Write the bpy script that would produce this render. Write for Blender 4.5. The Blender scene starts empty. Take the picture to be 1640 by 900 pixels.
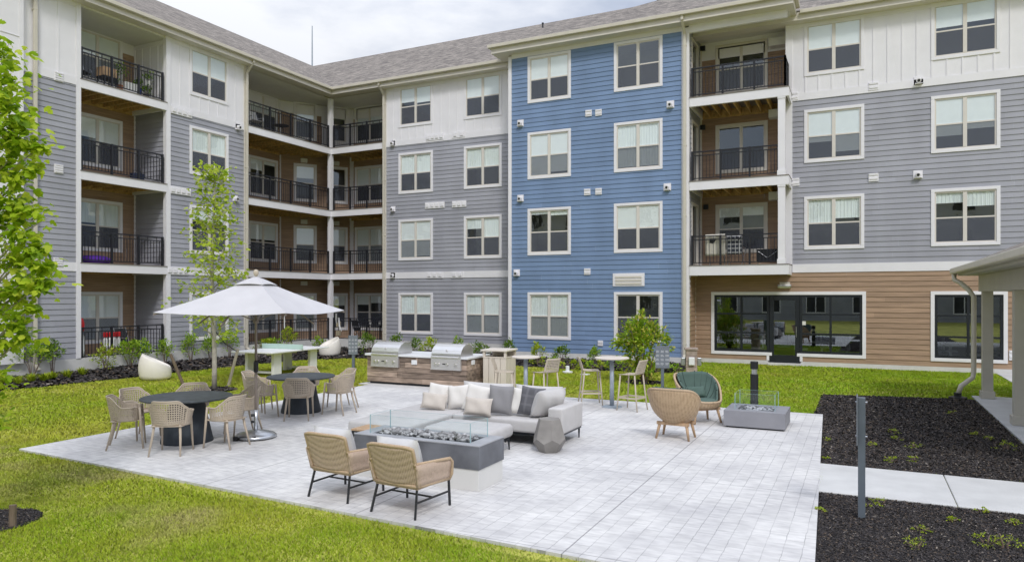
import bpy, bmesh, math, random
import numpy as np
from mathutils import Vector, Matrix
R = math.radians
rng = np.random.default_rng(7)
random.seed(7)
SC = bpy.context.scene
COL = SC.collection

# ------------------------------------------------------------------ camera, sky, sun, exposure
F, CX, HY, EYE = 1140.0, 820.0, 475.0, 2.4          # focal length and horizon of the 1640x900 photograph
YAW = math.atan(560 / F)
cam = bpy.data.cameras.new('camera')
cam.sensor_width = 36
cam.lens = 36 * F / 1640
cam.shift_y = 25 / 1640
cam.clip_start, cam.clip_end = 0.1, 2000
camo = bpy.data.objects.new('camera', cam)
camo.location = (0, 0, EYE)
camo.rotation_euler = (R(90), 0, YAW)
COL.objects.link(camo)
SC.camera = camo

SUN_EL, SUN_AZ = R(46), R(142)                       # overcast noon light from behind the camera
world = bpy.data.worlds.new('World')
SC.world = world
world.use_nodes = True
nt = world.node_tree
for n in list(nt.nodes): nt.nodes.remove(n)
out = nt.nodes.new('ShaderNodeOutputWorld')
bg = nt.nodes.new('ShaderNodeBackground')
sky = nt.nodes.new('ShaderNodeTexSky')
sky.sky_type = 'NISHITA'
sky.sun_disc = False
sky.sun_elevation = SUN_EL
sky.sun_rotation = SUN_AZ
sky.air_density, sky.dust_density, sky.ozone_density = 1.0, 2.0, 1.0
tc = nt.nodes.new('ShaderNodeTexCoord')
mp = nt.nodes.new('ShaderNodeMapping'); mp.inputs['Scale'].default_value = (1, 1, 2.6)
mp.inputs['Location'].default_value = (3.1, 0.4, 0.2)
nz = nt.nodes.new('ShaderNodeTexNoise'); nz.inputs['Scale'].default_value = 2.3
nz.inputs['Detail'].default_value = 7; nz.inputs['Roughness'].default_value = 0.55
rp = nt.nodes.new('ShaderNodeValToRGB')
rp.color_ramp.elements[0].position = 0.36; rp.color_ramp.elements[0].color = (0.5, 0.5, 0.5, 1)
rp.color_ramp.elements[1].position = 0.66; rp.color_ramp.elements[1].color = (1, 1, 1, 1)
cl = nt.nodes.new('ShaderNodeValToRGB')              # grey bellies to white tops
cl.color_ramp.elements[0].position = 0.40; cl.color_ramp.elements[0].color = (8.0, 8.7, 10.4, 1)
cl.color_ramp.elements[1].position = 0.62; cl.color_ramp.elements[1].color = (10.8, 11.1, 11.8, 1)
mx = nt.nodes.new('ShaderNodeMix'); mx.data_type = 'RGBA'
L = nt.links.new
L(tc.outputs['Generated'], mp.inputs['Vector']); L(mp.outputs[0], nz.inputs['Vector'])
L(nz.outputs['Fac'], rp.inputs[0]); L(nz.outputs['Fac'], cl.inputs[0])
L(rp.outputs[0], mx.inputs['Factor'])
L(sky.outputs[0], mx.inputs['A']); L(cl.outputs[0], mx.inputs['B'])
sz = nt.nodes.new('ShaderNodeSeparateXYZ'); L(tc.outputs['Generated'], sz.inputs[0])   # an overcast dome is brightest overhead
el = nt.nodes.new('ShaderNodeMapRange'); el.inputs['From Min'].default_value = .30; el.inputs['From Max'].default_value = .95
el.inputs['To Min'].default_value = .77; el.inputs['To Max'].default_value = 1.5; L(sz.outputs['Z'], el.inputs[0])
ml = nt.nodes.new('ShaderNodeVectorMath'); ml.operation = 'SCALE'; L(mx.outputs['Result'], ml.inputs[0]); L(el.outputs[0], ml.inputs['Scale'])
L(ml.outputs[0], bg.inputs['Color']); L(bg.outputs[0], out.inputs['Surface'])
bg.inputs['Strength'].default_value = 0.10
sun = bpy.data.lights.new('sun', 'SUN')
sun.energy, sun.angle, sun.color = 1.5, R(11), (1, 0.985, 0.965)
suno = bpy.data.objects.new('sun', sun)
suno.rotation_euler = (R(90) - SUN_EL, 0, R(180) - SUN_AZ)
COL.objects.link(suno)
SC.view_settings.view_transform = 'Standard'
SC.view_settings.look = 'None'
SC.view_settings.gamma = 1
SC.view_settings.exposure = 0.12
SC.cycles.max_bounces = 10
SC.cycles.diffuse_bounces = 7
SC.cycles.transparent_max_bounces = 16
SC.cycles.caustics_reflective = False
SC.cycles.caustics_refractive = False

# ------------------------------------------------------------------ plan helpers
RV = Vector((math.cos(YAW), math.sin(YAW))); DV = Vector((-math.sin(YAW), math.cos(YAW)))
def G(px, py, z=0.0):
    "world (x, y) of a point of the survey photograph known to lie at height z"
    D = F * (EYE - z) / (py - HY)
    p = RV * ((px - CX) / F * D) + DV * D
    return p.x, p.y
def depth(x, y): return Vector((x, y)).dot(DV)
def onY(Y, px, py):
    v = RV * ((px - CX) / F) + DV; t = Y / v.y
    return v.x * t, EYE - (py - HY) / F * t
def onX(X, px, py):
    v = RV * ((px - CX) / F) + DV; t = X / v.x
    return v.y * t, EYE - (py - HY) / F * t

# ------------------------------------------------------------------ mesh builder
def frame(o=(0, 0, 0), rz=0.0): return Matrix.Translation(Vector(o)) @ Matrix.Rotation(rz, 4, 'Z')
class MB:
    def __init__(s): s.v = []; s.f = []
    def add(s, vs, fs, M=None):
        b = len(s.v)
        s.v += [tuple(M @ Vector(p)) if M else tuple(p) for p in vs]
        s.f += [tuple(b + i for i in f) for f in fs]
        return s
    def bx(s, x0, x1, y0, y1, z0, z1, M=None):
        v = [(x0, y0, z0), (x1, y0, z0), (x1, y1, z0), (x0, y1, z0), (x0, y0, z1), (x1, y0, z1), (x1, y1, z1), (x0, y1, z1)]
        return s.add(v, [(3, 2, 1, 0), (4, 5, 6, 7), (0, 1, 5, 4), (1, 2, 6, 5), (2, 3, 7, 6), (3, 0, 4, 7)], M)
    def quad(s, *p): return s.add(p, [tuple(range(len(p)))])
    def tube(s, pts, r, n=8, cap=True):
        pts = [Vector(p) for p in pts]; m = len(pts)
        rr = r if isinstance(r, (list, tuple)) else [r] * m
        b = len(s.v); up = None
        for i, p in enumerate(pts):
            t = (pts[min(i + 1, m - 1)] - pts[max(i - 1, 0)]).normalized()
            if up is None: up = Vector((0, 0, 1)) if abs(t.z) < .9 else Vector((1, 0, 0))
            a = t.cross(up)
            if a.length < 1e-4: a = t.orthogonal()
            a.normalize(); c = t.cross(a).normalized(); up = -c if False else a.cross(t)
            for k in range(n):
                th = 2 * math.pi * k / n
                s.v.append(tuple(p + (a * math.cos(th) + c * math.sin(th)) * rr[i]))
        for i in range(m - 1):
            for k in range(n):
                k2 = (k + 1) % n
                s.f.append((b + i * n + k, b + i * n + k2, b + (i + 1) * n + k2, b + (i + 1) * n + k))
        if cap:
            s.f.append(tuple(b + k for k in range(n))[::-1]); s.f.append(tuple(b + (m - 1) * n + k for k in range(n)))
        return s
    def bar(s, p0, p1, w, h=None):
        "square bar between two points"
        p0, p1 = Vector(p0), Vector(p1); h = h or w
        t = (p1 - p0).normalized(); a = t.cross(Vector((0, 0, 1)))
        if a.length < 1e-3: a = Vector((1, 0, 0))
        a.normalize(); c = a.cross(t)
        v = []
        for p in (p0, p1):
            for sa, sc in ((-1, -1), (1, -1), (1, 1), (-1, 1)): v.append(p + a * (sa * w / 2) + c * (sc * h / 2))
        return s.add(v, [(3, 2, 1, 0), (4, 5, 6, 7), (0, 1, 5, 4), (1, 2, 6, 5), (2, 3, 7, 6), (3, 0, 4, 7)])
    def lathe(s, prof, n=24, M=None, sx=1, sy=1):
        v = []; f = []
        for (r, z) in prof:
            for k in range(n): v.append((r * sx * math.cos(2 * math.pi * k / n), r * sy * math.sin(2 * math.pi * k / n), z))
        for i in range(len(prof) - 1):
            for k in range(n):
                k2 = (k + 1) % n
                f.append((i * n + k, i * n + k2, (i + 1) * n + k2, (i + 1) * n + k))
        f.append(tuple(range(n))[::-1]); f.append(tuple((len(prof) - 1) * n + k for k in range(n)))
        return s.add(v, f, M)
    def grid(s, P, closed_u=False):
        "P[i][j] points"
        nu, nv = len(P), len(P[0]); b = len(s.v)
        for row in P:
            for p in row: s.v.append(tuple(p))
        for i in range(nu if closed_u else nu - 1):
            i2 = (i + 1) % nu
            for j in range(nv - 1): s.f.append((b + i * nv + j, b + i2 * nv + j, b + i2 * nv + j + 1, b + i * nv + j + 1))
        return s
    def build(s, name, m, parent=None, M=None, smooth=False, bevel=0, seg=2, solid=0, sub=0, soff=0):
        me = bpy.data.meshes.new(name); me.from_pydata(s.v, [], s.f); me.update()
        return link(name, me, m, parent, M, smooth, bevel, seg, solid, sub, soff)
def link(name, me, m, parent=None, M=None, smooth=False, bevel=0, seg=2, solid=0, sub=0, soff=0):
    if m and not me.materials: me.materials.append(m)
    if smooth: me.polygons.foreach_set('use_smooth', [True] * len(me.polygons))
    o = bpy.data.objects.new(name, me); COL.objects.link(o)
    if parent: o.parent = parent
    if M is not None: o.matrix_local = M
    if sub:
        d = o.modifiers.new('sub', 'SUBSURF'); d.levels = d.render_levels = sub
    if solid:
        d = o.modifiers.new('solid', 'SOLIDIFY'); d.thickness = solid; d.offset = soff
    if bevel:
        d = o.modifiers.new('bev', 'BEVEL'); d.width = bevel; d.segments = seg; d.limit_method = 'ANGLE'; d.angle_limit = R(40)
    return o
def tag(o, label=None, cat=None, group=None, kind=None):
    if label: o['label'] = label
    if cat: o['category'] = cat
    if group: o['group'] = group
    if kind: o['kind'] = kind
    return o
def thing(name, loc, rz=0, label=None, cat=None, group=None):
    o = bpy.data.objects.new(name, None); o.empty_display_size = .2
    o.location = loc; o.rotation_euler = (0, 0, rz); COL.objects.link(o)
    return tag(o, label, cat, group)
def copy_tree(o, loc=None, rz=None, label=None, parent=None, scale=None):
    c = o.copy(); COL.objects.link(c)
    if parent: c.parent = parent
    for ch in list(o.children): copy_tree(ch, parent=c)
    if loc is not None: c.location = loc
    if rz is not None: c.rotation_euler = (0, 0, rz)
    if label: c['label'] = label
    if scale is not None: c.scale = scale
    return c

# ------------------------------------------------------------------ materials
def mat(name, col, rough=.6, var=.08, scale=6.0, bump=0.0, bscale=60.0, island=0.0, metal=0.0, stretch=None, spec=.4, detail=4, col2=None, sheen=0, coat=0):
    m = bpy.data.materials.new(name); m.use_nodes = True
    t = m.node_tree; b = t.nodes['Principled BSDF']; N = t.nodes.new; K = t.links.new
    b.inputs['Roughness'].default_value = rough; b.inputs['Metallic'].default_value = metal
    b.inputs['Specular IOR Level'].default_value = spec
    if coat: b.inputs['Coat Weight'].default_value = coat
    c = N('ShaderNodeTexCoord'); src = c.outputs['Object']
    if stretch:
        g = N('ShaderNodeMapping'); g.inputs['Scale'].default_value = stretch; K(src, g.inputs[0]); src = g.outputs[0]
    n = N('ShaderNodeTexNoise'); n.inputs['Scale'].default_value = scale; n.inputs['Detail'].default_value = detail; K(src, n.inputs['Vector'])
    r = N('ShaderNodeMapRange'); r.inputs['From Min'].default_value = .3; r.inputs['From Max'].default_value = .7; K(n.outputs['Fac'], r.inputs[0])
    mx = N('ShaderNodeMix'); mx.data_type = 'RGBA'
    lo = tuple(max(0, x * (1 - var)) for x in col); hi = tuple(min(1, x * (1 + var)) for x in (col2 or col))
    mx.inputs['A'].default_value = (*lo, 1); mx.inputs['B'].default_value = (*hi, 1); K(r.outputs[0], mx.inputs['Factor'])
    last = mx.outputs['Result']
    if island:
        ge = N('ShaderNodeNewGeometry'); hs = N('ShaderNodeHueSaturation')
        mr = N('ShaderNodeMapRange'); mr.inputs['To Min'].default_value = 1 - island; mr.inputs['To Max'].default_value = 1 + island
        K(ge.outputs['Random Per Island'], mr.inputs[0]); K(mr.outputs[0], hs.inputs['Value']); K(last, hs.inputs['Color']); last = hs.outputs[0]
    K(last, b.inputs['Base Color'])
    if bump:
        n2 = N('ShaderNodeTexNoise'); n2.inputs['Scale'].default_value = bscale; n2.inputs['Detail'].default_value = 4; K(src, n2.inputs['Vector'])
        bp = N('ShaderNodeBump'); bp.inputs['Strength'].default_value = bump; bp.inputs['Distance'].default_value = .01
        K(n2.outputs['Fac'], bp.inputs['Height']); K(bp.outputs[0], b.inputs['Normal'])
    return m
def nodes_of(m): return m.node_tree, m.node_tree.nodes['Principled BSDF'], m.node_tree.nodes.new, m.node_tree.links.new
def foliage(name, cols, trans=.35, rough=.5):
    "leaf colours picked per leaf, with light coming through"
    m = bpy.data.materials.new(name); m.use_nodes = True
    t, b, N, K = nodes_of(m)
    ge = N('ShaderNodeNewGeometry'); cr = N('ShaderNodeValToRGB')
    e = cr.color_ramp.elements
    while len(e) < len(cols): e.new(.5)
    for i, c in enumerate(cols): e[i].position = i / (len(cols) - 1); e[i].color = (*c, 1)
    K(ge.outputs['Random Per Island'], cr.inputs[0]); K(cr.outputs[0], b.inputs['Base Color'])
    b.inputs['Roughness'].default_value = rough; b.inputs['Specular IOR Level'].default_value = .3
    tr = N('ShaderNodeBsdfTranslucent'); K(cr.outputs[0], tr.inputs['Color'])
    mx = N('ShaderNodeMixShader'); mx.inputs[0].default_value = trans
    K(b.outputs[0], mx.inputs[1]); K(tr.outputs[0], mx.inputs[2]); K(mx.outputs[0], t.nodes['Material Output'].inputs['Surface'])
    return m
def glass(name, tint=(.9, .95, .93), base=.06, gain=.9, wavy=.0, rough=0.0):
    m = bpy.data.materials.new(name); m.use_nodes = True
    t = m.node_tree; N = t.nodes.new; K = t.links.new
    t.nodes.remove(t.nodes['Principled BSDF'])
    tr = N('ShaderNodeBsdfTransparent'); tr.inputs[0].default_value = (*tint, 1)
    gl = N('ShaderNodeBsdfGlossy'); gl.inputs['Roughness'].default_value = rough; gl.inputs['Color'].default_value = (.88, .95, 1, 1)
    lw = N('ShaderNodeLayerWeight'); lw.inputs['Blend'].default_value = .5; fr = N('ShaderNodeMath'); fr.operation = 'POWER'; fr.inputs[1].default_value = 4.0; K(lw.outputs['Facing'], fr.inputs[0])
    ma = N('ShaderNodeMath'); ma.operation = 'MULTIPLY_ADD'; ma.inputs[1].default_value = gain; ma.inputs[2].default_value = base; ma.use_clamp = True
    mx = N('ShaderNodeMixShader'); K(fr.outputs[0], ma.inputs[0]); K(ma.outputs[0], mx.inputs[0]); K(tr.outputs[0], mx.inputs[1]); K(gl.outputs[0], mx.inputs[2])
    if wavy:
        c = N('ShaderNodeTexCoord'); n = N('ShaderNodeTexNoise'); n.inputs['Scale'].default_value = 2.2; n.inputs['Detail'].default_value = 2
        bp = N('ShaderNodeBump'); bp.inputs['Strength'].default_value = wavy; bp.inputs['Distance'].default_value = .03
        K(c.outputs['Object'], n.inputs['Vector']); K(n.outputs['Fac'], bp.inputs['Height']); K(bp.outputs[0], gl.inputs['Normal'])
    K(mx.outputs[0], t.nodes['Material Output'].inputs['Surface'])
    return m
def woven(name, c0, c1, sx=90, sz=140, bump=.8, dist=.25, zw=1.0):
    m = bpy.data.materials.new(name); m.use_nodes = True
    t, b, N, K = nodes_of(m); b.inputs['Roughness'].default_value = .62
    c = N('ShaderNodeTexCoord'); mxs = []
    waves = []
    for d, s in (('X', sx), ('Z', sz), ('Y', sx)):
        w = N('ShaderNodeTexWave'); w.bands_direction = d; w.inputs['Scale'].default_value = s / 20; w.inputs['Distortion'].default_value = dist; w.inputs['Detail'].default_value = 1
        K(c.outputs['Object'], w.inputs['Vector']); waves.append(w.outputs['Fac'])
    a = N('ShaderNodeMath'); a.operation = 'ADD'; K(waves[0], a.inputs[0]); K(waves[2], a.inputs[1])
    h = N('ShaderNodeMath'); h.operation = 'MULTIPLY'; h.inputs[1].default_value = .5; K(a.outputs[0], h.inputs[0])
    zm = N('ShaderNodeMath'); zm.operation = 'MULTIPLY_ADD'; zm.inputs[1].default_value = zw; zm.inputs[2].default_value = 1 - zw; K(waves[1], zm.inputs[0])
    a2 = N('ShaderNodeMath'); a2.operation = 'MULTIPLY'; K(h.outputs[0], a2.inputs[0]); K(zm.outputs[0], a2.inputs[1])
    n = N('ShaderNodeTexNoise'); n.inputs['Scale'].default_value = 35; K(c.outputs['Object'], n.inputs['Vector'])
    a3 = N('ShaderNodeMath'); a3.operation = 'MULTIPLY_ADD'; a3.inputs[1].default_value = .8; K(n.outputs['Fac'], a3.inputs[0]); K(a2.outputs[0], a3.inputs[2])
    mx = N('ShaderNodeMix'); mx.data_type = 'RGBA'; mx.inputs['A'].default_value = (*c0, 1); mx.inputs['B'].default_value = (*c1, 1); K(a3.outputs[0], mx.inputs['Factor'])
    K(mx.outputs['Result'], b.inputs['Base Color'])
    bp = N('ShaderNodeBump'); bp.inputs['Strength'].default_value = bump; bp.inputs['Distance'].default_value = .008; K(a2.outputs[0], bp.inputs['Height']); K(bp.outputs[0], b.inputs['Normal'])
    return m
M = {}
M['white'] = mat('white_paint', (.77, .755, .785), .5, .03, 2, .15, 40)
M['cream'] = mat('cream_trim', (.66, .62, .56), .45, .03, 3)
M['sash'] = mat('window_vinyl', (.66, .62, .57), .4, .03, 3)
M['gray'] = mat('gray_lap_siding', (.335, .338, .38), .6, .09, 1.1, .2, 90, island=.06, stretch=(1, 1, .35))
M['blue'] = mat('blue_lap_siding', (.172, .252, .405), .6, .09, 1.1, .2, 90, island=.06, stretch=(1, 1, .35))
M['brown'] = mat('wood_look_siding', (.345, .232, .156), .6, .22, 5, .3, 40, island=.10, stretch=(.25, .25, 6))
M['fdn'] = mat('foundation_concrete', (.62, .61, .60), .8, .06, 4, .3, 30)
M['deck'] = mat('deck_boards', (.25, .22, .20), .8, .1, 6)
M['joist'] = mat('treated_lumber', (.50, .32, .12), .75, .3, 5, .3, 30, island=.15, stretch=(2, 2, 2))
M['soffit'] = mat('soffit_panel', (.68, .67, .63), .6, .04, 2)
M['rail'] = mat('black_rail_metal', (.018, .019, .024), .4, .1, 5)
M['gutter'] = mat('cream_gutter', (.58, .54, .46), .4, .04, 4)
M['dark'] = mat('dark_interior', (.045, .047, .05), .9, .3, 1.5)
M['room'] = mat('interior_wall', (.16, .16, .155), .9, .1, 1)
M['blind'] = mat('roller_blind', (.92, .94, .94), .8, .03, 3)
M['curtain'] = mat('sheer_curtain', (.86, .90, .89), .9, .07, 9, stretch=(2.2, 2.2, .08))
M['glass'] = glass('window_glass', (.97, 1, 1), .15, .8, .08)
M['lglass'] = glass('lounge_glass', (.74, .78, .78), .23, .75, 0)
M['guard'] = glass('clear_glass_guard', (.955, .985, .985), .03, .5)
M['gedge'] = mat('glass_edge', (.36, .52, .55), .15, .1, 5)
def screen_mat():
    m = bpy.data.materials.new('insect_screen'); m.use_nodes = True
    t, b, N, K = nodes_of(m); b.inputs['Base Color'].default_value = (.12, .13, .165, 1); b.inputs['Roughness'].default_value = .55
    tr = N('ShaderNodeBsdfTransparent'); mx = N('ShaderNodeMixShader'); mx.inputs[0].default_value = .52
    K(tr.outputs[0], mx.inputs[1]); K(b.outputs[0], mx.inputs[2]); K(mx.outputs[0], t.nodes['Material Output'].inputs['Surface'])
    return m
M['screen'] = screen_mat()
M['alum'] = mat('dark_aluminium', (.018, .021, .027), .35, .1, 5)
def shingle_mat():
    m = bpy.data.materials.new('asphalt_shingle'); m.use_nodes = True
    t, b, N, K = nodes_of(m); b.inputs['Roughness'].default_value = .9
    c = N('ShaderNodeTexCoord')
    br = N('ShaderNodeTexBrick'); br.inputs['Scale'].default_value = 1; br.inputs['Brick Width'].default_value = .28; br.inputs['Row Height'].default_value = .145
    br.inputs['Mortar Size'].default_value = .006; br.inputs['Color1'].default_value = (.13, .115, .105, 1); br.inputs['Color2'].default_value = (.34, .305, .27, 1); br.inputs['Mortar'].default_value = (.12, .11, .10, 1)
    K(c.outputs['UV'], br.inputs['Vector'])
    n = N('ShaderNodeTexNoise'); n.inputs['Scale'].default_value = 7; n.inputs['Detail'].default_value = 5; K(c.outputs['UV'], n.inputs['Vector'])
    mx = N('ShaderNodeMix'); mx.data_type = 'RGBA'; mx.blend_type = 'MULTIPLY'; mx.inputs['Factor'].default_value = .7
    rp = N('ShaderNodeValToRGB'); rp.color_ramp.elements[0].position = .3; rp.color_ramp.elements[0].color = (.6, .6, .6, 1); rp.color_ramp.elements[1].position = .7; rp.color_ramp.elements[1].color = (1.25, 1.22, 1.2, 1)
    K(n.outputs['Fac'], rp.inputs[0]); K(br.outputs['Color'], mx.inputs['A']); K(rp.outputs[0], mx.inputs['B']); K(mx.outputs['Result'], b.inputs['Base Color'])
    bp = N('ShaderNodeBump'); bp.inputs['Strength'].default_value = .5; bp.inputs['Distance'].default_value = .02; K(br.outputs['Fac'], bp.inputs['Height']); bp.invert = True; K(bp.outputs[0], b.inputs['Normal'])
    return m
M['shingle'] = shingle_mat()
def patio_mat():
    m = bpy.data.materials.new('stamped_concrete_pavers'); m.use_nodes = True
    t, b, N, K = nodes_of(m); b.inputs['Roughness'].default_value = .75
    c = N('ShaderNodeTexCoord')
    sp = N('ShaderNodeSeparateXYZ'); cb = N('ShaderNodeCombineXYZ'); K(c.outputs['Object'], sp.inputs[0]); K(sp.outputs['Y'], cb.inputs['X']); K(sp.outputs['X'], cb.inputs['Y'])
    nd = N('ShaderNodeTexNoise'); nd.inputs['Scale'].default_value = 9; nd.inputs['Detail'].default_value = 3; K(cb.outputs[0], nd.inputs['Vector'])
    vm = N('ShaderNodeMix'); vm.data_type = 'RGBA'; vm.blend_type = 'LINEAR_LIGHT'; vm.inputs['Factor'].default_value = .011; K(cb.outputs[0], vm.inputs['A']); K(nd.outputs['Color'], vm.inputs['B'])
    br = N('ShaderNodeTexBrick'); br.inputs['Scale'].default_value = 1; br.inputs['Brick Width'].default_value = .29; br.inputs['Row Height'].default_value = .165; br.offset = .5
    br.inputs['Mortar Size'].default_value = .0045; br.inputs['Mortar Smooth'].default_value = .6; br.inputs['Bias'].default_value = 0
    br.inputs['Color1'].default_value = (.62, .61, .605, 1); br.inputs['Color2'].default_value = (.665, .655, .65, 1); br.inputs['Mortar'].default_value = (.36, .355, .36, 1)
    K(vm.outputs['Result'], br.inputs['Vector'])
    jt = N('ShaderNodeTexBrick'); jt.inputs['Scale'].default_value = 1; jt.inputs['Brick Width'].default_value = 3.08; jt.inputs['Row Height'].default_value = 2.48; jt.offset = 0
    jt.inputs['Mortar Size'].default_value = .007; jt.inputs['Color1'].default_value = jt.inputs['Color2'].default_value = (1, 1, 1, 1); jt.inputs['Mortar'].default_value = (.56, .56, .57, 1)
    K(cb.outputs[0], jt.inputs['Vector'])
    # worn blotches: patchy visibility of joints and faint stains
    n = N('ShaderNodeTexNoise'); n.inputs['Scale'].default_value = .9; n.inputs['Detail'].default_value = 6; n.inputs['Roughness'].default_value = .65; K(c.outputs['Object'], n.inputs['Vector'])
    rp = N('ShaderNodeValToRGB'); rp.color_ramp.elements[0].position = .32; rp.color_ramp.elements[0].color = (.80, .80, .815, 1); rp.color_ramp.elements[1].position = .62; rp.color_ramp.elements[1].color = (1.06, 1.06, 1.05, 1); K(n.outputs['Fac'], rp.inputs[0])
    ms = N('ShaderNodeMapping'); ms.inputs['Scale'].default_value = (2.2, 6, 1); K(c.outputs['Object'], ms.inputs[0])
    n3 = N('ShaderNodeTexNoise'); n3.inputs['Scale'].default_value = 2.2; n3.inputs['Detail'].default_value = 6; K(ms.outputs[0], n3.inputs['Vector'])
    rp3 = N('ShaderNodeValToRGB'); rp3.color_ramp.elements[0].position = .35; rp3.color_ramp.elements[0].color = (.87, .87, .875, 1); rp3.color_ramp.elements[1].position = .62; rp3.color_ramp.elements[1].color = (1.05, 1.05, 1.05, 1); K(n3.outputs['Fac'], rp3.inputs[0])
    nf_ = N('ShaderNodeTexNoise'); nf_.inputs['Scale'].default_value = 1.7; nf_.inputs['Detail'].default_value = 5; K(c.outputs['Object'], nf_.inputs['Vector'])
    rf = N('ShaderNodeMapRange'); rf.inputs['From Min'].default_value = .42; rf.inputs['From Max'].default_value = .62; rf.inputs['To Max'].default_value = .62; K(nf_.outputs['Fac'], rf.inputs[0])
    fd = N('ShaderNodeMix'); fd.data_type = 'RGBA'; fd.inputs['B'].default_value = (.64, .63, .625, 1); K(br.outputs['Color'], fd.inputs['A']); K(rf.outputs[0], fd.inputs['Factor'])
    last = fd.outputs['Result']
    for o2 in (rp.outputs[0], rp3.outputs[0], jt.outputs['Color']):
        mm = N('ShaderNodeMix'); mm.data_type = 'RGBA'; mm.blend_type = 'MULTIPLY'; mm.inputs['Factor'].default_value = 1; K(last, mm.inputs['A']); K(o2, mm.inputs['B']); last = mm.outputs['Result']
    K(last, b.inputs['Base Color'])
    ad = N('ShaderNodeMath'); ad.operation = 'MULTIPLY_ADD'; ad.inputs[1].default_value = -.6; K(br.outputs['Fac'], ad.inputs[0]); K(n3.outputs['Fac'], ad.inputs[2])
    bp = N('ShaderNodeBump'); bp.inputs['Strength'].default_value = .35; bp.inputs['Distance'].default_value = .012; K(ad.outputs[0], bp.inputs['Height']); K(bp.outputs[0], b.inputs['Normal'])
    return m
M['patio'] = patio_mat()
M['path'] = mat('broom_concrete', (.56, .56, .555), .85, .09, 2.2, .3, 60, detail=7)
M['slab'] = mat('pavilion_concrete', (.50, .51, .53), .85, .08, 2.5, .3, 60, detail=7)
M['soil'] = mat('dark_mulch', (.022, .020, .022), .95, .5, 25, 1.0, 60)
M['chip2'] = mat('pale_mulch_chip', (.19, .165, .14), .9, .3, 30, island=.6)
M['chip3'] = mat('brown_mulch_chip', (.085, .062, .045), .9, .3, 30, island=.6)
M['chip'] = mat('mulch_chip', (.040, .035, .035), .9, .3, 30, island=.85)
M['lawn'] = mat('lawn_soil_and_thatch', (.34, .36, .05), .95, .3, 1.2, .6, 60, col2=(.42, .41, .09))
def grass_mat():
    m = foliage('grass_blades', [(.285, .50, .02), (.40, .525, .03), (.55, .565, .06), (.66, .63, .15)], .2, .55)
    t = m.node_tree; N = t.nodes.new; K = t.links.new
    cr = [n for n in t.nodes if n.type == 'VALTORGB'][0]; b = t.nodes['Principled BSDF']; tr = [n for n in t.nodes if n.type == 'BSDF_TRANSLUCENT'][0]
    b.inputs['Specular IOR Level'].default_value = .08
    at = N('ShaderNodeAttribute'); at.attribute_name = 'patch'
    ra = N('ShaderNodeAttribute'); ra.attribute_name = 'rnd'; K(ra.outputs['Fac'], cr.inputs[0])
    mx = N('ShaderNodeMix'); mx.data_type = 'RGBA'; K(at.outputs['Fac'], mx.inputs['Factor']); K(cr.outputs[0], mx.inputs['A']); mx.inputs['B'].default_value = (.60, .53, .23, 1)
    for i in (b.inputs['Base Color'], tr.inputs['Color']): K(mx.outputs['Result'], i)
    ge = N('ShaderNodeNewGeometry'); va = N('ShaderNodeVectorMath'); va.operation = 'MULTIPLY_ADD'; va.inputs[1].default_value = (.18, .18, .18); va.inputs[2].default_value = (0, 0, 1); K(ge.outputs['Normal'], va.inputs[0]); vn = N('ShaderNodeVectorMath'); vn.operation = 'NORMALIZE'; K(va.outputs[0], vn.inputs[0]); K(vn.outputs[0], b.inputs['Normal'])
    return m
M['grass'] = grass_mat()
M['leaf_maple'] = foliage('maple_leaf', [(.17, .30, .014), (.32, .49, .02), (.48, .62, .035), (.58, .66, .07)], .5)
M['leaf_young'] = foliage('young_tree_leaf', [(.22, .35, .02), (.38, .52, .03), (.52, .62, .06), (.60, .66, .12)], .5)
M['leaf_shrub'] = foliage('shrub_leaf', [(.13, .26, .014), (.24, .41, .02), (.36, .54, .035), (.46, .60, .07)], .35)
M['leaf_dark'] = foliage('dark_shrub_leaf', [(.06, .13, .014), (.11, .21, .02), (.18, .30, .03), (.27, .38, .05)], .3)
M['leaf_gold'] = foliage('golden_shrub_leaf', [(.20, .31, .015), (.33, .45, .02), (.45, .53, .03), (.54, .56, .07)], .35)
M['leaf_bush'] = foliage('bush_leaf', [(.12, .23, .012), (.22, .37, .02), (.35, .50, .03), (.48, .56, .06), (.52, .42, .09)], .4)
M['bark'] = mat('gray_bark', (.42, .385, .35), .85, .2, 12, .5, 40)
M['twig'] = mat('brown_twig', (.17, .12, .09), .85, .2, 20)
M['stake'] = mat('weathered_stake', (.16, .12, .085), .85, .25, 10, .4, 40, stretch=(4, 4, .6))
M['stake2'] = mat('pale_stake', (.42, .37, .31), .85, .2, 10, .4, 40, stretch=(4, 4, .6))
# ================================================================== the apartment building
apt = thing('apartment_building', (0, 0, 0), 0, 'four storey L shaped apartment building with grey, white and blue siding and balconies', 'building')
XL, YG, YB = -22.6, 26.5, 25.4
FL = frame((XL, 0, 0), R(90)); FG = frame((0, YG, 0)); FB = frame((0, YB, 0))
FLOORS = [.36, 3.50, 6.47, 9.42]                     # top of each balcony floor
WZ = [.74, 4.01, 6.99, 9.97]; WH = 1.83              # window sills and height of the trim

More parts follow.
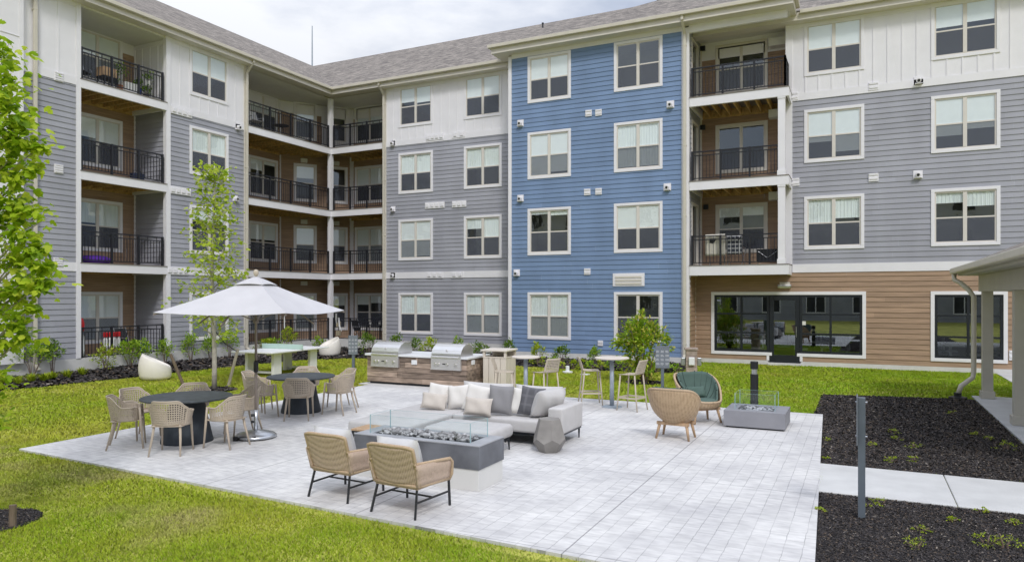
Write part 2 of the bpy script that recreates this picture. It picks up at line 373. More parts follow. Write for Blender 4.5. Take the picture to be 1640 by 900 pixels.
def lap(name, m, fr, x0, x1, z0, z1, holes=(), e=.176, parent=apt, thick=.019):
    mb = MB(); z = z0; i = 0
    while z < z1 - 1e-4:
        zt = min(z + e, z1)
        cuts = sorted({z, zt} | {h for o in holes for h in o[2:4] if z < h < zt})
        segs = [(x0, x1)]
        st = rng.uniform(1, 3.6); xs = []
        x = x0 + st
        while x < x1 - .5: xs.append(x); x += 3.66
        for a, b in zip(cuts[:-1], cuts[1:]):
            sp = [(x0, x1)]
            for o in holes:
                if o[2] < b - 1e-5 and o[3] > a + 1e-5:
                    n = []
                    for s in sp:
                        if o[1] <= s[0] or o[0] >= s[1]: n.append(s)
                        else:
                            if o[0] > s[0]: n.append((s[0], o[0]))
                            if o[1] < s[1]: n.append((o[1], s[1]))
                    sp = n
            for s in sp:
                pts = [s[0]] + [x for x in xs if s[0] + .05 < x < s[1] - .05] + [s[1]]
                for p, q in zip(pts[:-1], pts[1:]):
                    g = .0015 if q < s[1] else 0
                    ya = -.004 - thick * (1 - (a - z) / e); yb = -.004 - thick * (1 - (b - z) / e)
                    vs = [(p, ya, a), (q - g, ya, a), (q - g, yb, b), (p, yb, b)]; fs = [(0, 1, 2, 3)]
                    if a == z:
                        vs += [(p, -.002, a), (q - g, -.002, a)]; fs.append((4, 5, 1, 0))
                    mb.add(vs, fs)
        z = zt
    return mb.build(name, m, parent, fr)
def panel(name, m, fr, x0, x1, z0, z1, holes=(), parent=apt, batten=.42, bw=.045, y=-.012, head=.16):
    "smooth board with battens"
    mb = MB()
    xs = sorted({x0, x1} | {h for o in holes for h in o[:2] if x0 < h < x1}); zs = sorted({z0, z1} | {h for o in holes for h in o[2:4] if z0 < h < z1})
    for a, b in zip(xs[:-1], xs[1:]):
        for c, d in zip(zs[:-1], zs[1:]):
            if any(o[0] <= a + 1e-5 and o[1] >= b - 1e-5 and o[2] <= c + 1e-5 and o[3] >= d - 1e-5 for o in holes): continue
            mb.quad((a, y, c), (b, y, c), (b, y, d), (a, y, d))
    if batten:
        n = max(1, round((x1 - x0) / batten)); st = (x1 - x0) / n
        for i in range(1, n):
            x = x0 + i * st; zz = [(z0, z1 - head)]
            for o in holes:
                if o[0] - .08 < x < o[1] + .08:
                    zz = [(z0, o[2] - .0), (o[3] + .0, z1 - head)]
            for a, b in zz:
                if b - a > .08: mb.bx(x - bw / 2, x + bw / 2, y - .018, y + .004, a, b)
        if head: mb.bx(x0, x1, y - .022, y + .004, z1 - head, z1 - .003)
    return mb.build(name, m, parent, fr)
def boards(name, m, fr, lst, parent=apt, bevel=0):
    "lst of (x0,x1,y0,y1,z0,z1)"
    for b in lst: o = MB().bx(*b).build(name, m, parent, fr, bevel=bevel)
    return o
def tail(fr, x, z): return fr @ Matrix.Translation((x, 0, z))

# ---- windows, copied from a few prototypes (thing > window > sash, pane, blind ...)
PROTO = {}
def window(fr, x0, z0, w=1.82, h=WH, ul=(.5, .5), kind='blind', single=False, lower=None, dark=False, trim='white', T=.10):
    "ul: how far the blinds hang, as a share of the window height, left and right"
    key = (round(w, 3), round(h, 3), ul, kind, single, lower, trim, T)
    Mx = fr @ Matrix.Translation((x0, 0, z0))
    if key in PROTO:
        src = PROTO[key]; o = src.copy(); COL.objects.link(o); o.parent = apt; o.matrix_local = Mx
        for ch in src.children:
            c = ch.copy(); COL.objects.link(c); c.parent = o
        return o
    mb = MB(); y0, y1 = -.045, .03
    mb.bx(0, w, y0, y1, 0, T).bx(0, w, y0, y1, h - T, h).bx(0, T, y0, y1, T, h - T).bx(w - T, w, y0, y1, T, h - T)
    o = mb.build('window', M[trim], apt, Mx, bevel=.004, seg=1)
    a0, a1, b0, b1 = T, w - T, T, h - T
    s = MB(); f = .045; ya, yb = -.012, .05
    s.bx(a0, a1, ya, yb, b0, b0 + f).bx(a0, a1, ya, yb, b1 - f, b1).bx(a0, a0 + f, ya, yb, b0 + f, b1 - f).bx(a1 - f, a1, ya, yb, b0 + f, b1 - f)
    lites = [(a0 + f, a1 - f)]
    if not single:
        xm = (a0 + a1) / 2
        s.bx(xm - .055, xm + .055, ya - .01, yb, b0 + f, b1 - f)
        lites = [(a0 + f, xm - .055), (xm + .055, a1 - f)]
    zm = b0 + (b1 - b0) * .49
    for p, q in lites: s.bx(p, q, ya + .004, yb, zm - .022, zm + .022)
    s.build('sash', M['sash'], o)
    g = MB(); sc = MB(); bl = MB(); cu = MB()
    for i, (p, q) in enumerate(lites):
        g.quad((p, -.003, zm + .022), (q, -.003, zm + .022), (q, -.003, b1 - f), (p, -.003, b1 - f))
        g.quad((p, .006, b0 + f), (q, .006, b0 + f), (q, .006, zm - .022), (p, .006, zm - .022))
        sc.quad((p, -.006, b0 + f), (q, -.006, b0 + f), (q, -.006, zm - .022), (p, -.006, zm - .022))
        u = ul[min(i, 1)]
        if u > 0:
            zb = b1 - (b1 - b0) * u
            if kind == 'curtain':
                n = 26; row = []
                for k in range(n + 1):
                    x = p + (q - p) * k / n; row.append((x, .04 + .006 * math.sin(k * 1.7) + .01 * math.sin(k * 3.1)))
                for k in range(n): cu.quad((row[k][0], row[k][1], zb), (row[k + 1][0], row[k + 1][1], zb), (row[k + 1][0], row[k + 1][1], b1), (row[k][0], row[k][1], b1))
            else:
                bl.quad((p - .002, .016, zb), (q + .002, .016, zb), (q + .002, .016, b1), (p - .002, .016, b1))
                bl.bx(p + .002, q - .002, .012, .026, zb - .025, zb)
    g.build('pane', M['glass'], o)
    sc.build('insect_screen', M['screen'], o)
    if bl.v: bl.build('blind', M['blind'], o)
    if cu.v: cu.build('curtain', M['curtain'], o, smooth=True)
    r = MB(); X0, X1, Z0, Z1, Yb = a0 - .25, a1 + .25, b0 - .4, b1 + .1, 1.3
    r.quad((X0, Yb, Z0), (X1, Yb, Z0), (X1, Yb, Z1), (X0, Yb, Z1))
    for xx in (X0, X1): r.quad((xx, .07, Z0), (xx, Yb, Z0), (xx, Yb, Z1), (xx, .07, Z1))
    for zz in (Z0, Z1): r.quad((X0, .07, zz), (X1, .07, zz), (X1, Yb, zz), (X0, Yb, zz))
    r.quad((X0, .06, Z0), (X1, .06, Z0), (X1, .06, b0), (X0, .06, b0)); r.quad((X0, .06, b1), (X1, .06, b1), (X1, .06, Z1), (X0, .06, Z1))
    r.quad((X0, .06, b0), (a0, .06, b0), (a0, .06, b1), (X0, .06, b1)); r.quad((a1, .06, b0), (X1, .06, b0), (X1, .06, b1), (a1, .06, b1))
    r.build('reveal', M['room'] if not dark else M['dark'], o)
    PROTO[key] = o
    return o
def hole(x0, z0, w=1.82, h=WH, T=.06): return (x0 + T, x0 + w - T, z0 + T, z0 + h - T)

# ---- plain grey / blue / white bays
ZB0, ZB1 = 3.21, 3.49            # band above the ground floor
ZT0, ZT1 = 9.17, 9.42            # belt under the white top floor
TOP = 11.82
def bay(fr, x0, x1, cols, low='gray', upper='gray', foot=.42, styles=None, w=1.82, wins=(0, 1, 2, 3)):
    hs = [hole(c, WZ[k], w) for c in cols for k in wins]
    lap('wall', M[low], fr, x0, x1, foot, ZB0, hs)
    lap('wall', M[upper], fr, x0, x1, ZB1, ZT0, hs)
    panel('wall', M['white'], fr, x0, x1, ZT1, TOP, hs)
    boards('belt_course', M['white'], fr, [(x0, x1, -.035, .02, ZB0, ZB1), (x0, x1, -.035, .02, ZT0, ZT1 + .0)])
    for c in cols:
        for k in wins:
            st = (styles or {}).get((cols.index(c), k), ((.5, .5), 'blind'))
            window(fr, c, WZ[k], w, ul=st[0], kind=st[1])

# left wing: white end bay, grey strip, recess, grey bay with one window per floor
panel('wall', M['white'], frame((XL + .16, 0, 0), R(90)), 2, 12.5, .42, TOP, batten=1.2, bw=.05)
boards('corner_board', M['white'], FL, [(12.5, 12.62, -.19, 0, .42, TOP)])
boards('corner_board', M['white'], frame((XL + .16, 0, 0), R(90)), [(2, 12.5, -.03, -.012, z, z + .015) for z in (1.9, 3.35, 4.9, 6.4, 7.9, 9.3, 10.1)])
lap('wall', M['gray'], FL, 12.62, 14.3, .42, ZB0); lap('wall', M['gray'], FL, 12.62, 14.3, ZB1, ZT0)
panel('wall', M['white'], FL, 12.62, 14.3, ZT1, TOP, batten=.55)
boards('belt_course', M['white'], FL, [(12.62, 14.3, -.035, .02, ZB0, ZB1), (12.62, 14.3, -.035, .02, ZT0, ZT1)])
RX0, RX1 = 14.45, 17.58                                # left recess
boards('corner_board', M['white'], FL, [(14.3, RX0, -.05, .12, .42, TOP), (RX1, 17.76, -.05, .12, .42, TOP)])
bay(FL, 17.76, 21.2, [18.59], styles={(0, 3): ((.5, .5), 'blind'), (0, 2): ((.5, .5), 'curtain'), (0, 1): ((.25, .3), 'blind'), (0, 0): ((.95, .95), 'blind')})
# back wing: grey bay
GX0 = -19.42
bay(FG, GX0, -12.7, [-18.69, -15.3], styles={(0, 3): ((.37, .42), 'blind'), (1, 3): ((.5, .5), 'blind'), (0, 2): ((.5, .52), 'curtain'), (1, 2): ((.55, .5), 'curtain'),
    (0, 1): ((.97, .93), 'blind'), (1, 1): ((.28, .5), 'curtain'), (0, 0): ((.5, .5), 'curtain'), (1, 0): ((.97, .97), 'curtain')})
# blue bay
BX0, BX1 = -12.62, -5.62
bc = [-11.78, -8.25]
bst = {(0, 3): ((.52, .5), 'blind'), (1, 3): ((.0, .0), 'blind'), (0, 2): ((.97, .9), 'blind'), (1, 2): ((.95, .95), 'curtain'), (0, 1): ((.08, .12), 'curtain'), (1, 1): ((.5, .48), 'blind'), (0, 0): ((.97, .97), 'curtain'), (1, 0): ((0, 0), 'blind')}
hs = [hole(c, z) for c in bc for z in WZ]
lap('wall', M['blue'], FB, BX0 + .14, BX1 - .12, .24, TOP, hs)
for i, c in enumerate(bc):
    for k in range(4): window(FB, c, WZ[k], ul=bst[i, k][0], kind=bst[i, k][1])
boards('corner_board', M['white'], FB, [(BX0, BX0 + .14, -.05, .1, .24, TOP + .1), (BX1 - .12, BX1 + .14, -.05, .1, .24, TOP + .1)])
boards('frieze_board', M['white'], FB, [(BX0 + .14, BX1 - .12, -.03, .1, TOP, 12.0)])
panel('wall', M['white'], frame((BX0, YG, 0), R(-90)), 0, YG - YB - .05, .24, TOP, batten=0)
# right of the blue bay: ground floor wood-look wall, grey floors above
RX = -2.28
st = {(0, 3): ((.5, .5), 'blind'), (1, 3): ((.42, .38), 'blind'), (2, 3): ((.5, .5), 'blind'), (0, 2): ((.62, .85), 'blind'), (1, 2): ((.72, .62), 'blind'), (2, 2): ((.5, .5), 'blind'), (0, 1): ((.5, .42), 'curtain'), (1, 1): ((.22, .3), 'curtain'), (2, 1): ((.5, .5), 'blind')}
rc = [-1.78, 2.0, 5.8]
hs = [hole(c, WZ[k], 1.86) for c in rc for k in (1, 2, 3)]
lap('wall', M['gray'], FG, RX + .12, 15, ZB1 + .03, ZT0, hs)
panel('wall', M['white'], FG, RX + .12, 15, ZT1, TOP, hs)
boards('belt_course', M['white'], FG, [(RX + .12, 15, -.035, .02, ZB0 + .02, ZB1 + .03), (RX + .12, 15, -.035, .02, ZT0, ZT1)])
boards('corner_board', M['white'], FG, [(RX - .1, RX + .12, -.05, .9, ZB1 + .03, TOP)])
for i, c in enumerate(rc):
    for k in (1, 2, 3): window(FG, c, WZ[k], 1.86, ul=st[i, k][0], kind=st[i, k][1])
SF = [(-4.92, .13, .33, 2.57), (1.99, 4.05, .33, 2.57), (6.5, 9.0, .33, 2.57)]
lap('wall', M['brown'], FG, -5.47, 15, .16, ZB0 + .02, [(a + .06, b - .06, c + .06, d - .06) for a, b, c, d in SF] + [(-2.93, -1.91, 0, 2.4)], e=.172)
boards('belt_course', M['cream'], FG, [(-5.6, -5.47, -.05, .02, .16, 3.2)])
# foundations
boards('foundation', M['fdn'], FG, [(-22.6, BX0, -.02, .3, -.3, .42), (-5.5, -2.95, -.025, .3, -.3, .157), (-1.89, 15, -.025, .3, -.3, .157), (-2.95, -1.89, -.15, .3, -.3, .09)])
boards('foundation', M['fdn'], FB, [(BX0, BX1 + .1, -.02, 1.07, -.3, .237)])
boards('foundation', M['fdn'], FL, [(2, 26.5, -.03, .3, -.3, .417)])

# lounge glazing with its door
def storefront(a, b, c, d, cols, rows, door=None):
    T = .11
    Mx = FG; mb = MB(); y0, y1 = -.045, .05
    mb.bx(a, b, y0, y1, d - T, d).bx(a, a + T, y0, y1, c, d - T).bx(b - T, b, y0, y1, c, d - T)
    spans = [(a + T, b - T)]
    if door: spans = [(a + T, door[0] - .04), (door[1] + .04, b - T)]
    for p, q in spans: mb.bx(p - (0 if p == a + T else .09), q + (0 if q == b - T else .09), y0, y1, c, c + T)
    if door:
        mb.bx(door[0] - .13, door[0] - .04, y0 + .003, y1, .16, c); mb.bx(door[1] + .04, door[1] + .13, y0 + .003, y1, .16, c)
    o = mb.build('storefront_window', M['white'], apt, Mx, bevel=.004, seg=1)
    z0, z1 = c + T, d - T; w = .075
    for p, q in spans:
        fr = MB(); g = MB()
        fr.bx(p, q, -.02, .06, z0, z0 + .08).bx(p, q, -.02, .06, z1 - .08, z1).bx(p, p + .08, -.02, .06, z0 + .08, z1 - .08).bx(q - .08, q, -.02, .06, z0 + .08, z1 - .08)
        n = cols
        for i in range(1, n):
            x = p + (q - p) * i / n; fr.bx(x - w / 2, x + w / 2, -.015, .055, z0 + .08, z1 - .08)
        for j in range(1, rows):
            z = z0 + (z1 - z0) * j / rows
            for i in range(n):
                xa = p + (q - p) * i / n + (.08 if i == 0 else w / 2); xb = p + (q - p) * (i + 1) / n - (.08 if i == n - 1 else w / 2)
                fr.bx(xa, xb, -.012, .05, z - .03, z + .03)
        g.quad((p, .03, z0), (q, .03, z0), (q, .03, z1), (p, .03, z1))
        fr.build('mullion', M['alum'], o); g.build('pane', M['lglass'], o)
    return o
storefront(*SF[0], 2, 3, (-2.88, -1.96)); storefront(*SF[1], 2, 3); storefront(*SF[2], 2, 3)
dm = MB(); a, b, c, d = -2.91, -1.93, .1, 2.44
dm.bx(a, a + .14, -.03, .04, c, d).bx(b - .14, b, -.03, .04, c, d).bx(a + .14, b - .14, -.03, .04, d - .17, d).bx(a + .14, b - .14, -.03, .04, c, c + .26)
do = dm.build('door', M['alum'], apt, FG, bevel=.005, seg=1)
MB().quad((a + .14, .01, c + .26), (b - .14, .01, c + .26), (b - .14, .01, d - .17), (a + .14, .01, d - .17)).build('pane', M['lglass'], do)
MB().tube([(b - .10, -.03, 1.0), (b - .10, -.09, 1.0), (b - .10, -.09, 1.35), (b - .10, -.03, 1.35)], .012).build('handle', mat('brushed_steel', (.55, .55, .55), .3, .05, 20, metal=1), do)
MB().bx(b + .09, b + .2, -.03, .02, 1.42, 1.55).build('access_reader', M['soffit'], apt, FG)
# the lounge behind the glass
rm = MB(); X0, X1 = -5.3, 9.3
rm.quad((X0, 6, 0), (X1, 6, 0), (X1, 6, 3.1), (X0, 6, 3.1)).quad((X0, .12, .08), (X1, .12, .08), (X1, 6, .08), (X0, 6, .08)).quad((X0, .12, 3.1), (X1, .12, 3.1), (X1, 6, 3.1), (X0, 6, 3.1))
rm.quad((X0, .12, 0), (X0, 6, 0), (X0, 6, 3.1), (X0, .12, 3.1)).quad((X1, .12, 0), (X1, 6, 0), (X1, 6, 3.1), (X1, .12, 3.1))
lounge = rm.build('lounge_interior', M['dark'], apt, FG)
fu = MB()
for x, y in ((-4.2, 1.6), (-3.4, 3.0), (-1.3, 1.8), (-.5, 3.2), (2.7, 1.7), (3.5, 3.0), (1.0, 2.5)):
    fu.bx(x - .4, x + .4, y - .3, y + .3, .72, .76); fu.bx(x - .04, x + .04, y - .04, y + .04, .08, .72)
    for s in (-1, 1): fu.bx(x + s * .7 - .22, x + s * .7 + .22, y - .22, y + .22, .45, .5); fu.bx(x + s * .9 - .03, x + s * .9 + .03, y - .22, y + .22, .5, .95)
fu.build('lounge_furniture', mat('lounge_furniture', (.4, .4, .38), .7, .2, 3, island=.4), apt, FG)
lt = MB()
for x in (-4.2, -1.0, 2.8): lt.bx(x - .7, x + .7, 4.4, 4.6, 2.7, 2.78)
lt.build('ceiling_panel', mat('ceiling_panel', (.6, .6, .6), .8), apt, FG)

# ---- balconies
def deck(fr, x0, x1, y0, y1, ztop, drop=.30, joist_dir='y', sides=True):
    mb = MB(); z0 = ztop - drop
    mb.bx(x0, x1, y0, y0 + .09, z0, ztop - .025)
    if sides: mb.bx(x0, x0 + .07, y0 + .09, y1, z0, ztop - .025).bx(x1 - .07, x1, y0 + .09, y1, z0, ztop - .025)
    o = mb.build('balcony', M['white'], apt, fr, bevel=.004, seg=1)
    MB().bx(x0 - .01, x1 + .01, y0 - .02, y1, ztop - .022, ztop).build('decking', M['deck'], o)
    j = MB(); n = int((x1 - x0) / .4)
    for i in range(1, n + 1):
        x = x0 + (x1 - x0) * i / (n + 1); j.bx(x - .022, x + .022, y0 + .1, y1 - .05, z0 + .04, ztop - .03)
    j.bx(x0 + .07, x1 - .07, y1 - .045, y1 - .005, z0 - .0, ztop - .03)
    j.build('joist', M['joist'], o)
    return o
def railing(fr, pts, zf, h=1.02, posts=None):
    "pts: polyline of (x,y) in the frame; a post at every vertex"
    mb = MB()
    for (a, b) in zip(pts[:-1], pts[1:]):
        A, B = Vector((*a, 0)), Vector((*b, 0)); Lg = (B - A).length; n = max(1, round(Lg / .115))
        mb.bar(A + Vector((0, 0, zf + h)), B + Vector((0, 0, zf + h)), .055, .04)
        mb.bar(A + Vector((0, 0, zf + h - .13)), B + Vector((0, 0, zf + h - .13)), .03, .03)
        mb.bar(A + Vector((0, 0, zf + .09)), B + Vector((0, 0, zf + .09)), .03, .03)
        for i in range(1, n):
            p = A.lerp(B, i / n); tall = h if i % 3 == 0 else h - .13
            mb.bx(p.x - .009, p.x + .009, p.y - .009, p.y + .009, zf + .09, zf + tall)
    for p in pts: mb.bx(p[0] - .032, p[0] + .032, p[1] - .032, p[1] + .032, zf, zf + h + .03)
    return mb.build('railing', M['rail'], apt, fr)

# left recess (three raised balconies and one ground-floor patio)
D1 = 1.8
FLb = frame((XL - D1, 0, 0), R(90))
XB0, XB1 = RX0 - .1, RX1 + .25
wz = [(.95, .95), (.45, .5), (.42, .5), (.45, .7)]
for k in range(4):
    zf = FLOORS[k]; zc = FLOORS[k + 1] - .03 if k < 3 else 11.74
    hs = [hole(15.28, WZ[k], 1.88)]
    if k < 3: lap('recess_wall', M['brown'], FLb, XB0, XB1, zf, zc, hs)
    else:
        lap('recess_wall', M['brown'], FLb, 17.16, XB1, zf, 11.35); panel('recess_wall', M['white'], FLb, XB0, 17.16, zf, zc, hs, batten=0); panel('recess_wall', M['white'], FLb, 17.16, XB1, 11.35, zc, batten=0)
    window(FLb, 15.28, WZ[k], 1.88, ul=wz[k], kind='curtain' if k == 1 else 'blind')
    side = frame((XL, RX1 + .12, 0), 0)              # side wall seen from the right of the picture, runs inwards (-X)
    sfr = Matrix.Translation((XL - D1, RX1 + .1, 0))
    if k < 3: lap('recess_wall', M['gray'], sfr, 0, D1 - .1, zf, zc)
    else: panel('recess_wall', M['white'], sfr, 0, D1 - .1, zf, zc, batten=.38)
    panel('recess_wall', M['white'], frame((XL, RX0, 0), R(180)), .05, D1, zf, zc, batten=0)
    if k: deck(FL, RX0 - .02, RX1 + .02, -.06, D1 - .01, zf)
    else: boards('patio_slab', M['fdn'], FL, [(RX0 - .1, RX1 + .1, .02, D1, 0, zf)])
    L3 = (RX1 - RX0 - .16) / 3
    railing(FL, [(RX0 + .06 + i * L3, .03) for i in (0, 1.05, 2.05, 3)], zf)
boards('corner_board', M['white'], FLb, [(XB1 - .2, XB1 - .14, -.05, 0, FLOORS[0], 11.7)])
boards('recess_soffit', M['soffit'], FL, [(RX0 - .1, RX1 + .2, .0, D1 + .1, 11.74, 11.8)])

# corner recess: left wall, diagonal wall, back wall
P1, P2 = Vector((-24.9, 25.6)), Vector((-22.9, 28.35))
ang = math.atan2(P2.y - P1.y, P2.x - P1.x); Ld = (P2 - P1).length
FC1 = frame((P1.x, 0, 0), R(90)); FC2 = frame((P1.x, P1.y, 0), ang); FC3 = frame((0, P2.y, 0), 0)
CX0 = 21.35
bl1 = [(.95, .95), (.42, .42), (.3, .1), (.5, .5)]; bl2 = [(.95,) * 2, (.5,) * 2, (.35,) * 2, (.4,) * 2]; bl3 = [(.3,) * 2, (.5,) * 2, (.0,) * 2, (.3,) * 2]; bl4 = [(.27, .22), (.95, .95), (.5, .5), (.5, .5)]
for k in range(4):
    zf = FLOORS[k]; zc = FLOORS[k + 1] - .03 if k < 3 else 11.74
    lap('recess_wall', M['brown'], FC1, CX0 - .6, P1.y, zf, 11.2 if k == 3 else zc, [hole(23.62, WZ[k], 1.8)]); window(FC1, 23.62, WZ[k], 1.8, ul=bl1[k])
    h2 = [hole(.62, WZ[k], 1.1), hole(2.22, WZ[k], 1.02)]
    lap('recess_wall', M['brown'], FC2, 0, 1.95, zf, 11.2 if k == 3 else zc, h2)
    lap('recess_wall', M['brown'] if k < 3 else M['white'], FC2, 1.95, Ld, zf, 11.2 if k == 3 else zc, h2)
    window(FC2, .62, WZ[k], 1.1, ul=bl2[k], single=True); window(FC2, 2.22, WZ[k], 1.02, ul=bl3[k], single=True)
    lap('recess_wall', M['brown'], FC3, P2.x, GX0 + .3, zf, 11.2 if k == 3 else zc, [hole(-22.62, WZ[k], 1.8)]); window(FC3, -22.62, WZ[k], 1.8, ul=bl4[k])
    if k == 3:
        panel('recess_wall', M['white'], FC1, CX0 - .6, P1.y, 11.2, zc, batten=0); panel('recess_wall', M['white'], FC2, 0, Ld, 11.2, zc, batten=0); panel('recess_wall', M['white'], FC3, P2.x, GX0 + .3, 11.2, zc, batten=0)
    # wall between the two homes, from the corner post to the slanting wall
    c0 = Vector((XL - .1, YG + .12)); e_ = P2 - P1; q = P1 + e_ * ((P1.x * c0.y - P1.y * c0.x) / (e_.y * c0.x - e_.x * c0.y)); dv = q - c0   # runs straight away from the courtyard centre
    lap('recess_wall', M['gray'], frame((c0.x, c0.y, 0), math.atan2(dv.y, dv.x)), 0, dv.length, zf, zc); lap('recess_wall', M['gray'], frame((q.x, q.y, 0), math.atan2(-dv.y, -dv.x)), 0, dv.length, zf, zc)
    lap('recess_wall', M['gray'], frame((GX0 + .02, P2.y, 0), R(-90)), 0, P2.y - YG - .1, zf, zc)
    lap('recess_wall', M['gray'], frame((XL, CX0 - .05, 0), R(180)), .1, 2.3, zf, zc)
    if k:
        mb = MB(); z0, zt = zf - .3, zf - .025
        mb.bx(XL, XL + .09, CX0 - .1, YG + .03, z0, zt).bx(XL + .09, GX0 + .02, YG - .06, YG + .03, z0, zt)
        o = mb.build('balcony', M['white'], apt)
        d = MB(); d.add([(XL + .11, CX0 - .1, zf - .01), (XL + .11, YG - .08, zf - .01), (GX0, YG - .08, zf - .01), (GX0, P2.y, zf - .01), (P2.x, P2.y, zf - .01), (P1.x, P1.y, zf - .01), (P1.x, CX0 - .1, zf - .01)], [(6, 5, 4, 3, 2, 1, 0)])
        d.build('decking', M['deck'], o, solid=.02)
        j = MB()
        y = CX0 + .2
        while y < YG + .4: j.bx(P1.x + .05 + max(0, (y - P1.y) * .72), XL - .02, y - .022, y + .022, z0 + .03, zf - .035); y += .4
        x = XL + .35
        while x < GX0 - .1: j.bx(x - .022, x + .022, YG + .05, P2.y - .05, z0 + .03, zf - .035); x += .4
        j.bx(P1.x + .02, P1.x + .07, CX0, P1.y - .1, z0, zf - .035); j.bx(P2.x + .1, GX0, P2.y - .07, P2.y - .02, z0, zf - .035)
        j.build('joist', M['joist'], o)
    else:
        MB().add([(XL - .02, CX0 - .1, zf), (XL - .02, YG, zf), (GX0, YG, zf), (GX0, P2.y, zf), (P2.x, P2.y, zf), (P1.x, P1.y, zf), (P1.x, CX0 - .1, zf)], [(6, 5, 4, 3, 2, 1, 0)]).build('patio_slab', M['fdn'], apt)
    yy = [CX0 + .07 + i * (YG - .17 - CX0 - .07) / 4 for i in range(5)]
    railing(None, [(XL + .0, y) for y in yy], zf)
    xx = [XL + .2 + i * (GX0 - .1 - XL - .2) / 3 for i in range(4)]
    railing(None, [(x, YG + .0) for x in xx], zf)
boards('corner_board', M['white'], None, [(XL - .1, XL + .09, YG - .09, YG + .1, FLOORS[k], (FLOORS[k + 1] - .3) if k < 3 else 11.76) for k in range(4)])
boards('corner_board', M['white'], FC1, [(P1.y - .05, P1.y + .01, -.05, 0, .36, 11.7)]); boards('corner_board', M['white'], FC3, [(P2.x - .02, P2.x + .2, -.05, 0, .36, 11.7)])
MB().add([(XL, CX0 - .3, 11.76), (XL, YG, 11.76), (GX0 + .1, YG, 11.76), (GX0 + .1, P2.y + .1, 11.76), (P2.x, P2.y + .1, 11.76), (P1.x - .1, P1.y, 11.76), (P1.x - .1, CX0 - .3, 11.76)], [(0, 1, 2, 3, 4, 5, 6)]).build('recess_soffit', M['soffit'], apt)

# balcony stack right of the blue bay
lap('recess_wall', M['brown'], frame((BX1 + .13, 0, 0), R(90)), YB + .1, YG, .16, 3.2, e=.172)
boards('foundation', M['fdn'], frame((BX1 + .12, 0, 0), R(90)), [(YB + .1, YG, -.02, .2, -.3, .157)])
YR = 27.4; FR = frame((0, YR, 0), 0)
for k in (1, 2, 3):
    zf = FLOORS[k]; zc = FLOORS[k + 1] - .03 if k < 3 else 11.95; zl = zc - .29
    lap('recess_wall', M['brown'], FR, BX1 + .12, RX + .1, zf, 11.3 if k == 3 else zc, [hole(-4.93, WZ[k], 1.86)])
    window(FR, -4.93, WZ[k], 1.86, ul=[0, (.22, .2), (.0, .0), (.0, .0)][k] or (0, 0), trim='cream')
    if k == 3: panel('recess_wall', M['white'], FR, BX1 + .1, RX + .1, 11.3, zc, batten=0)
    # side wall of the blue bay with a narrow balcony door
    fs = frame((BX1 + .12, 0, 0), R(90))
    hd = (YB + .45, YB + 1.45, zf + .08, zf + 2.2)
    lap('recess_wall', M['gray'], fs, YB + .1, YR, zf, zc, [hd])
    dd = MB(); dd.bx(hd[0] - .06, hd[0] + .06, -.04, .05, zf, hd[3] + .1).bx(hd[1] - .06, hd[1] + .06, -.04, .05, zf, hd[3] + .1).bx(hd[0] + .06, hd[1] - .06, -.04, .05, hd[3], hd[3] + .1).bx(hd[0] + .06, hd[1] - .06, -.04, .05, zf, zf + .12)
    o = dd.build('balcony_door', M['cream'], apt, fs)
    MB().quad((hd[0], .03, zf), (hd[1], .03, zf), (hd[1], .03, hd[3]), (hd[0], .03, hd[3])).build('pane', mat('door_glass', (.05, .06, .07), .05, .1, 2, spec=.8), o)
    deck(FB, BX1 + .15, RX + .1, -.06, YR - YB - .01, zf, drop=.33 if k > 1 else .36)
    x0, x1 = BX1 + .24, RX - (.24 if k < 3 else .02)
    railing(FB, [(x0, .02), (x0 + (x1 - x0) * .34, .02), (x0 + (x1 - x0) * .68, .02), (x1, .02)], zf)
    if k == 3: railing(FB, [(RX - .02, .02), (RX - .02, 1.0)], zf)
    else:
        cb = MB().bx(RX - .24, RX - .02, -.04, .18, zf, zl); cb.bx(RX - .265, RX + .005, -.065, .205, zf, zf + .16); cb.bx(RX - .255, RX - .005, -.055, .195, zl - .07, zl)
        cb.build('balcony_column', M['white'], apt, FB)
    MB().bx(RX - .72, RX + .1, 1.6, 1.97, zl - .28, zl).build('soffit_box', M['soffit'], apt, FB)
boards('corner_board', M['cream'], FR, [(BX1 + .12, BX1 + .19, -.07, 0, FLOORS[1], 11.9)])
boards('recess_soffit', M['soffit'], FB, [(BX1 + .1, RX + .1, .07, 2.1, 11.95, 12.0)])
boards('frieze_board', M['white'], FB, [(BX1 + .14, RX + .05, -.05, .07, 11.72, 12.0)])

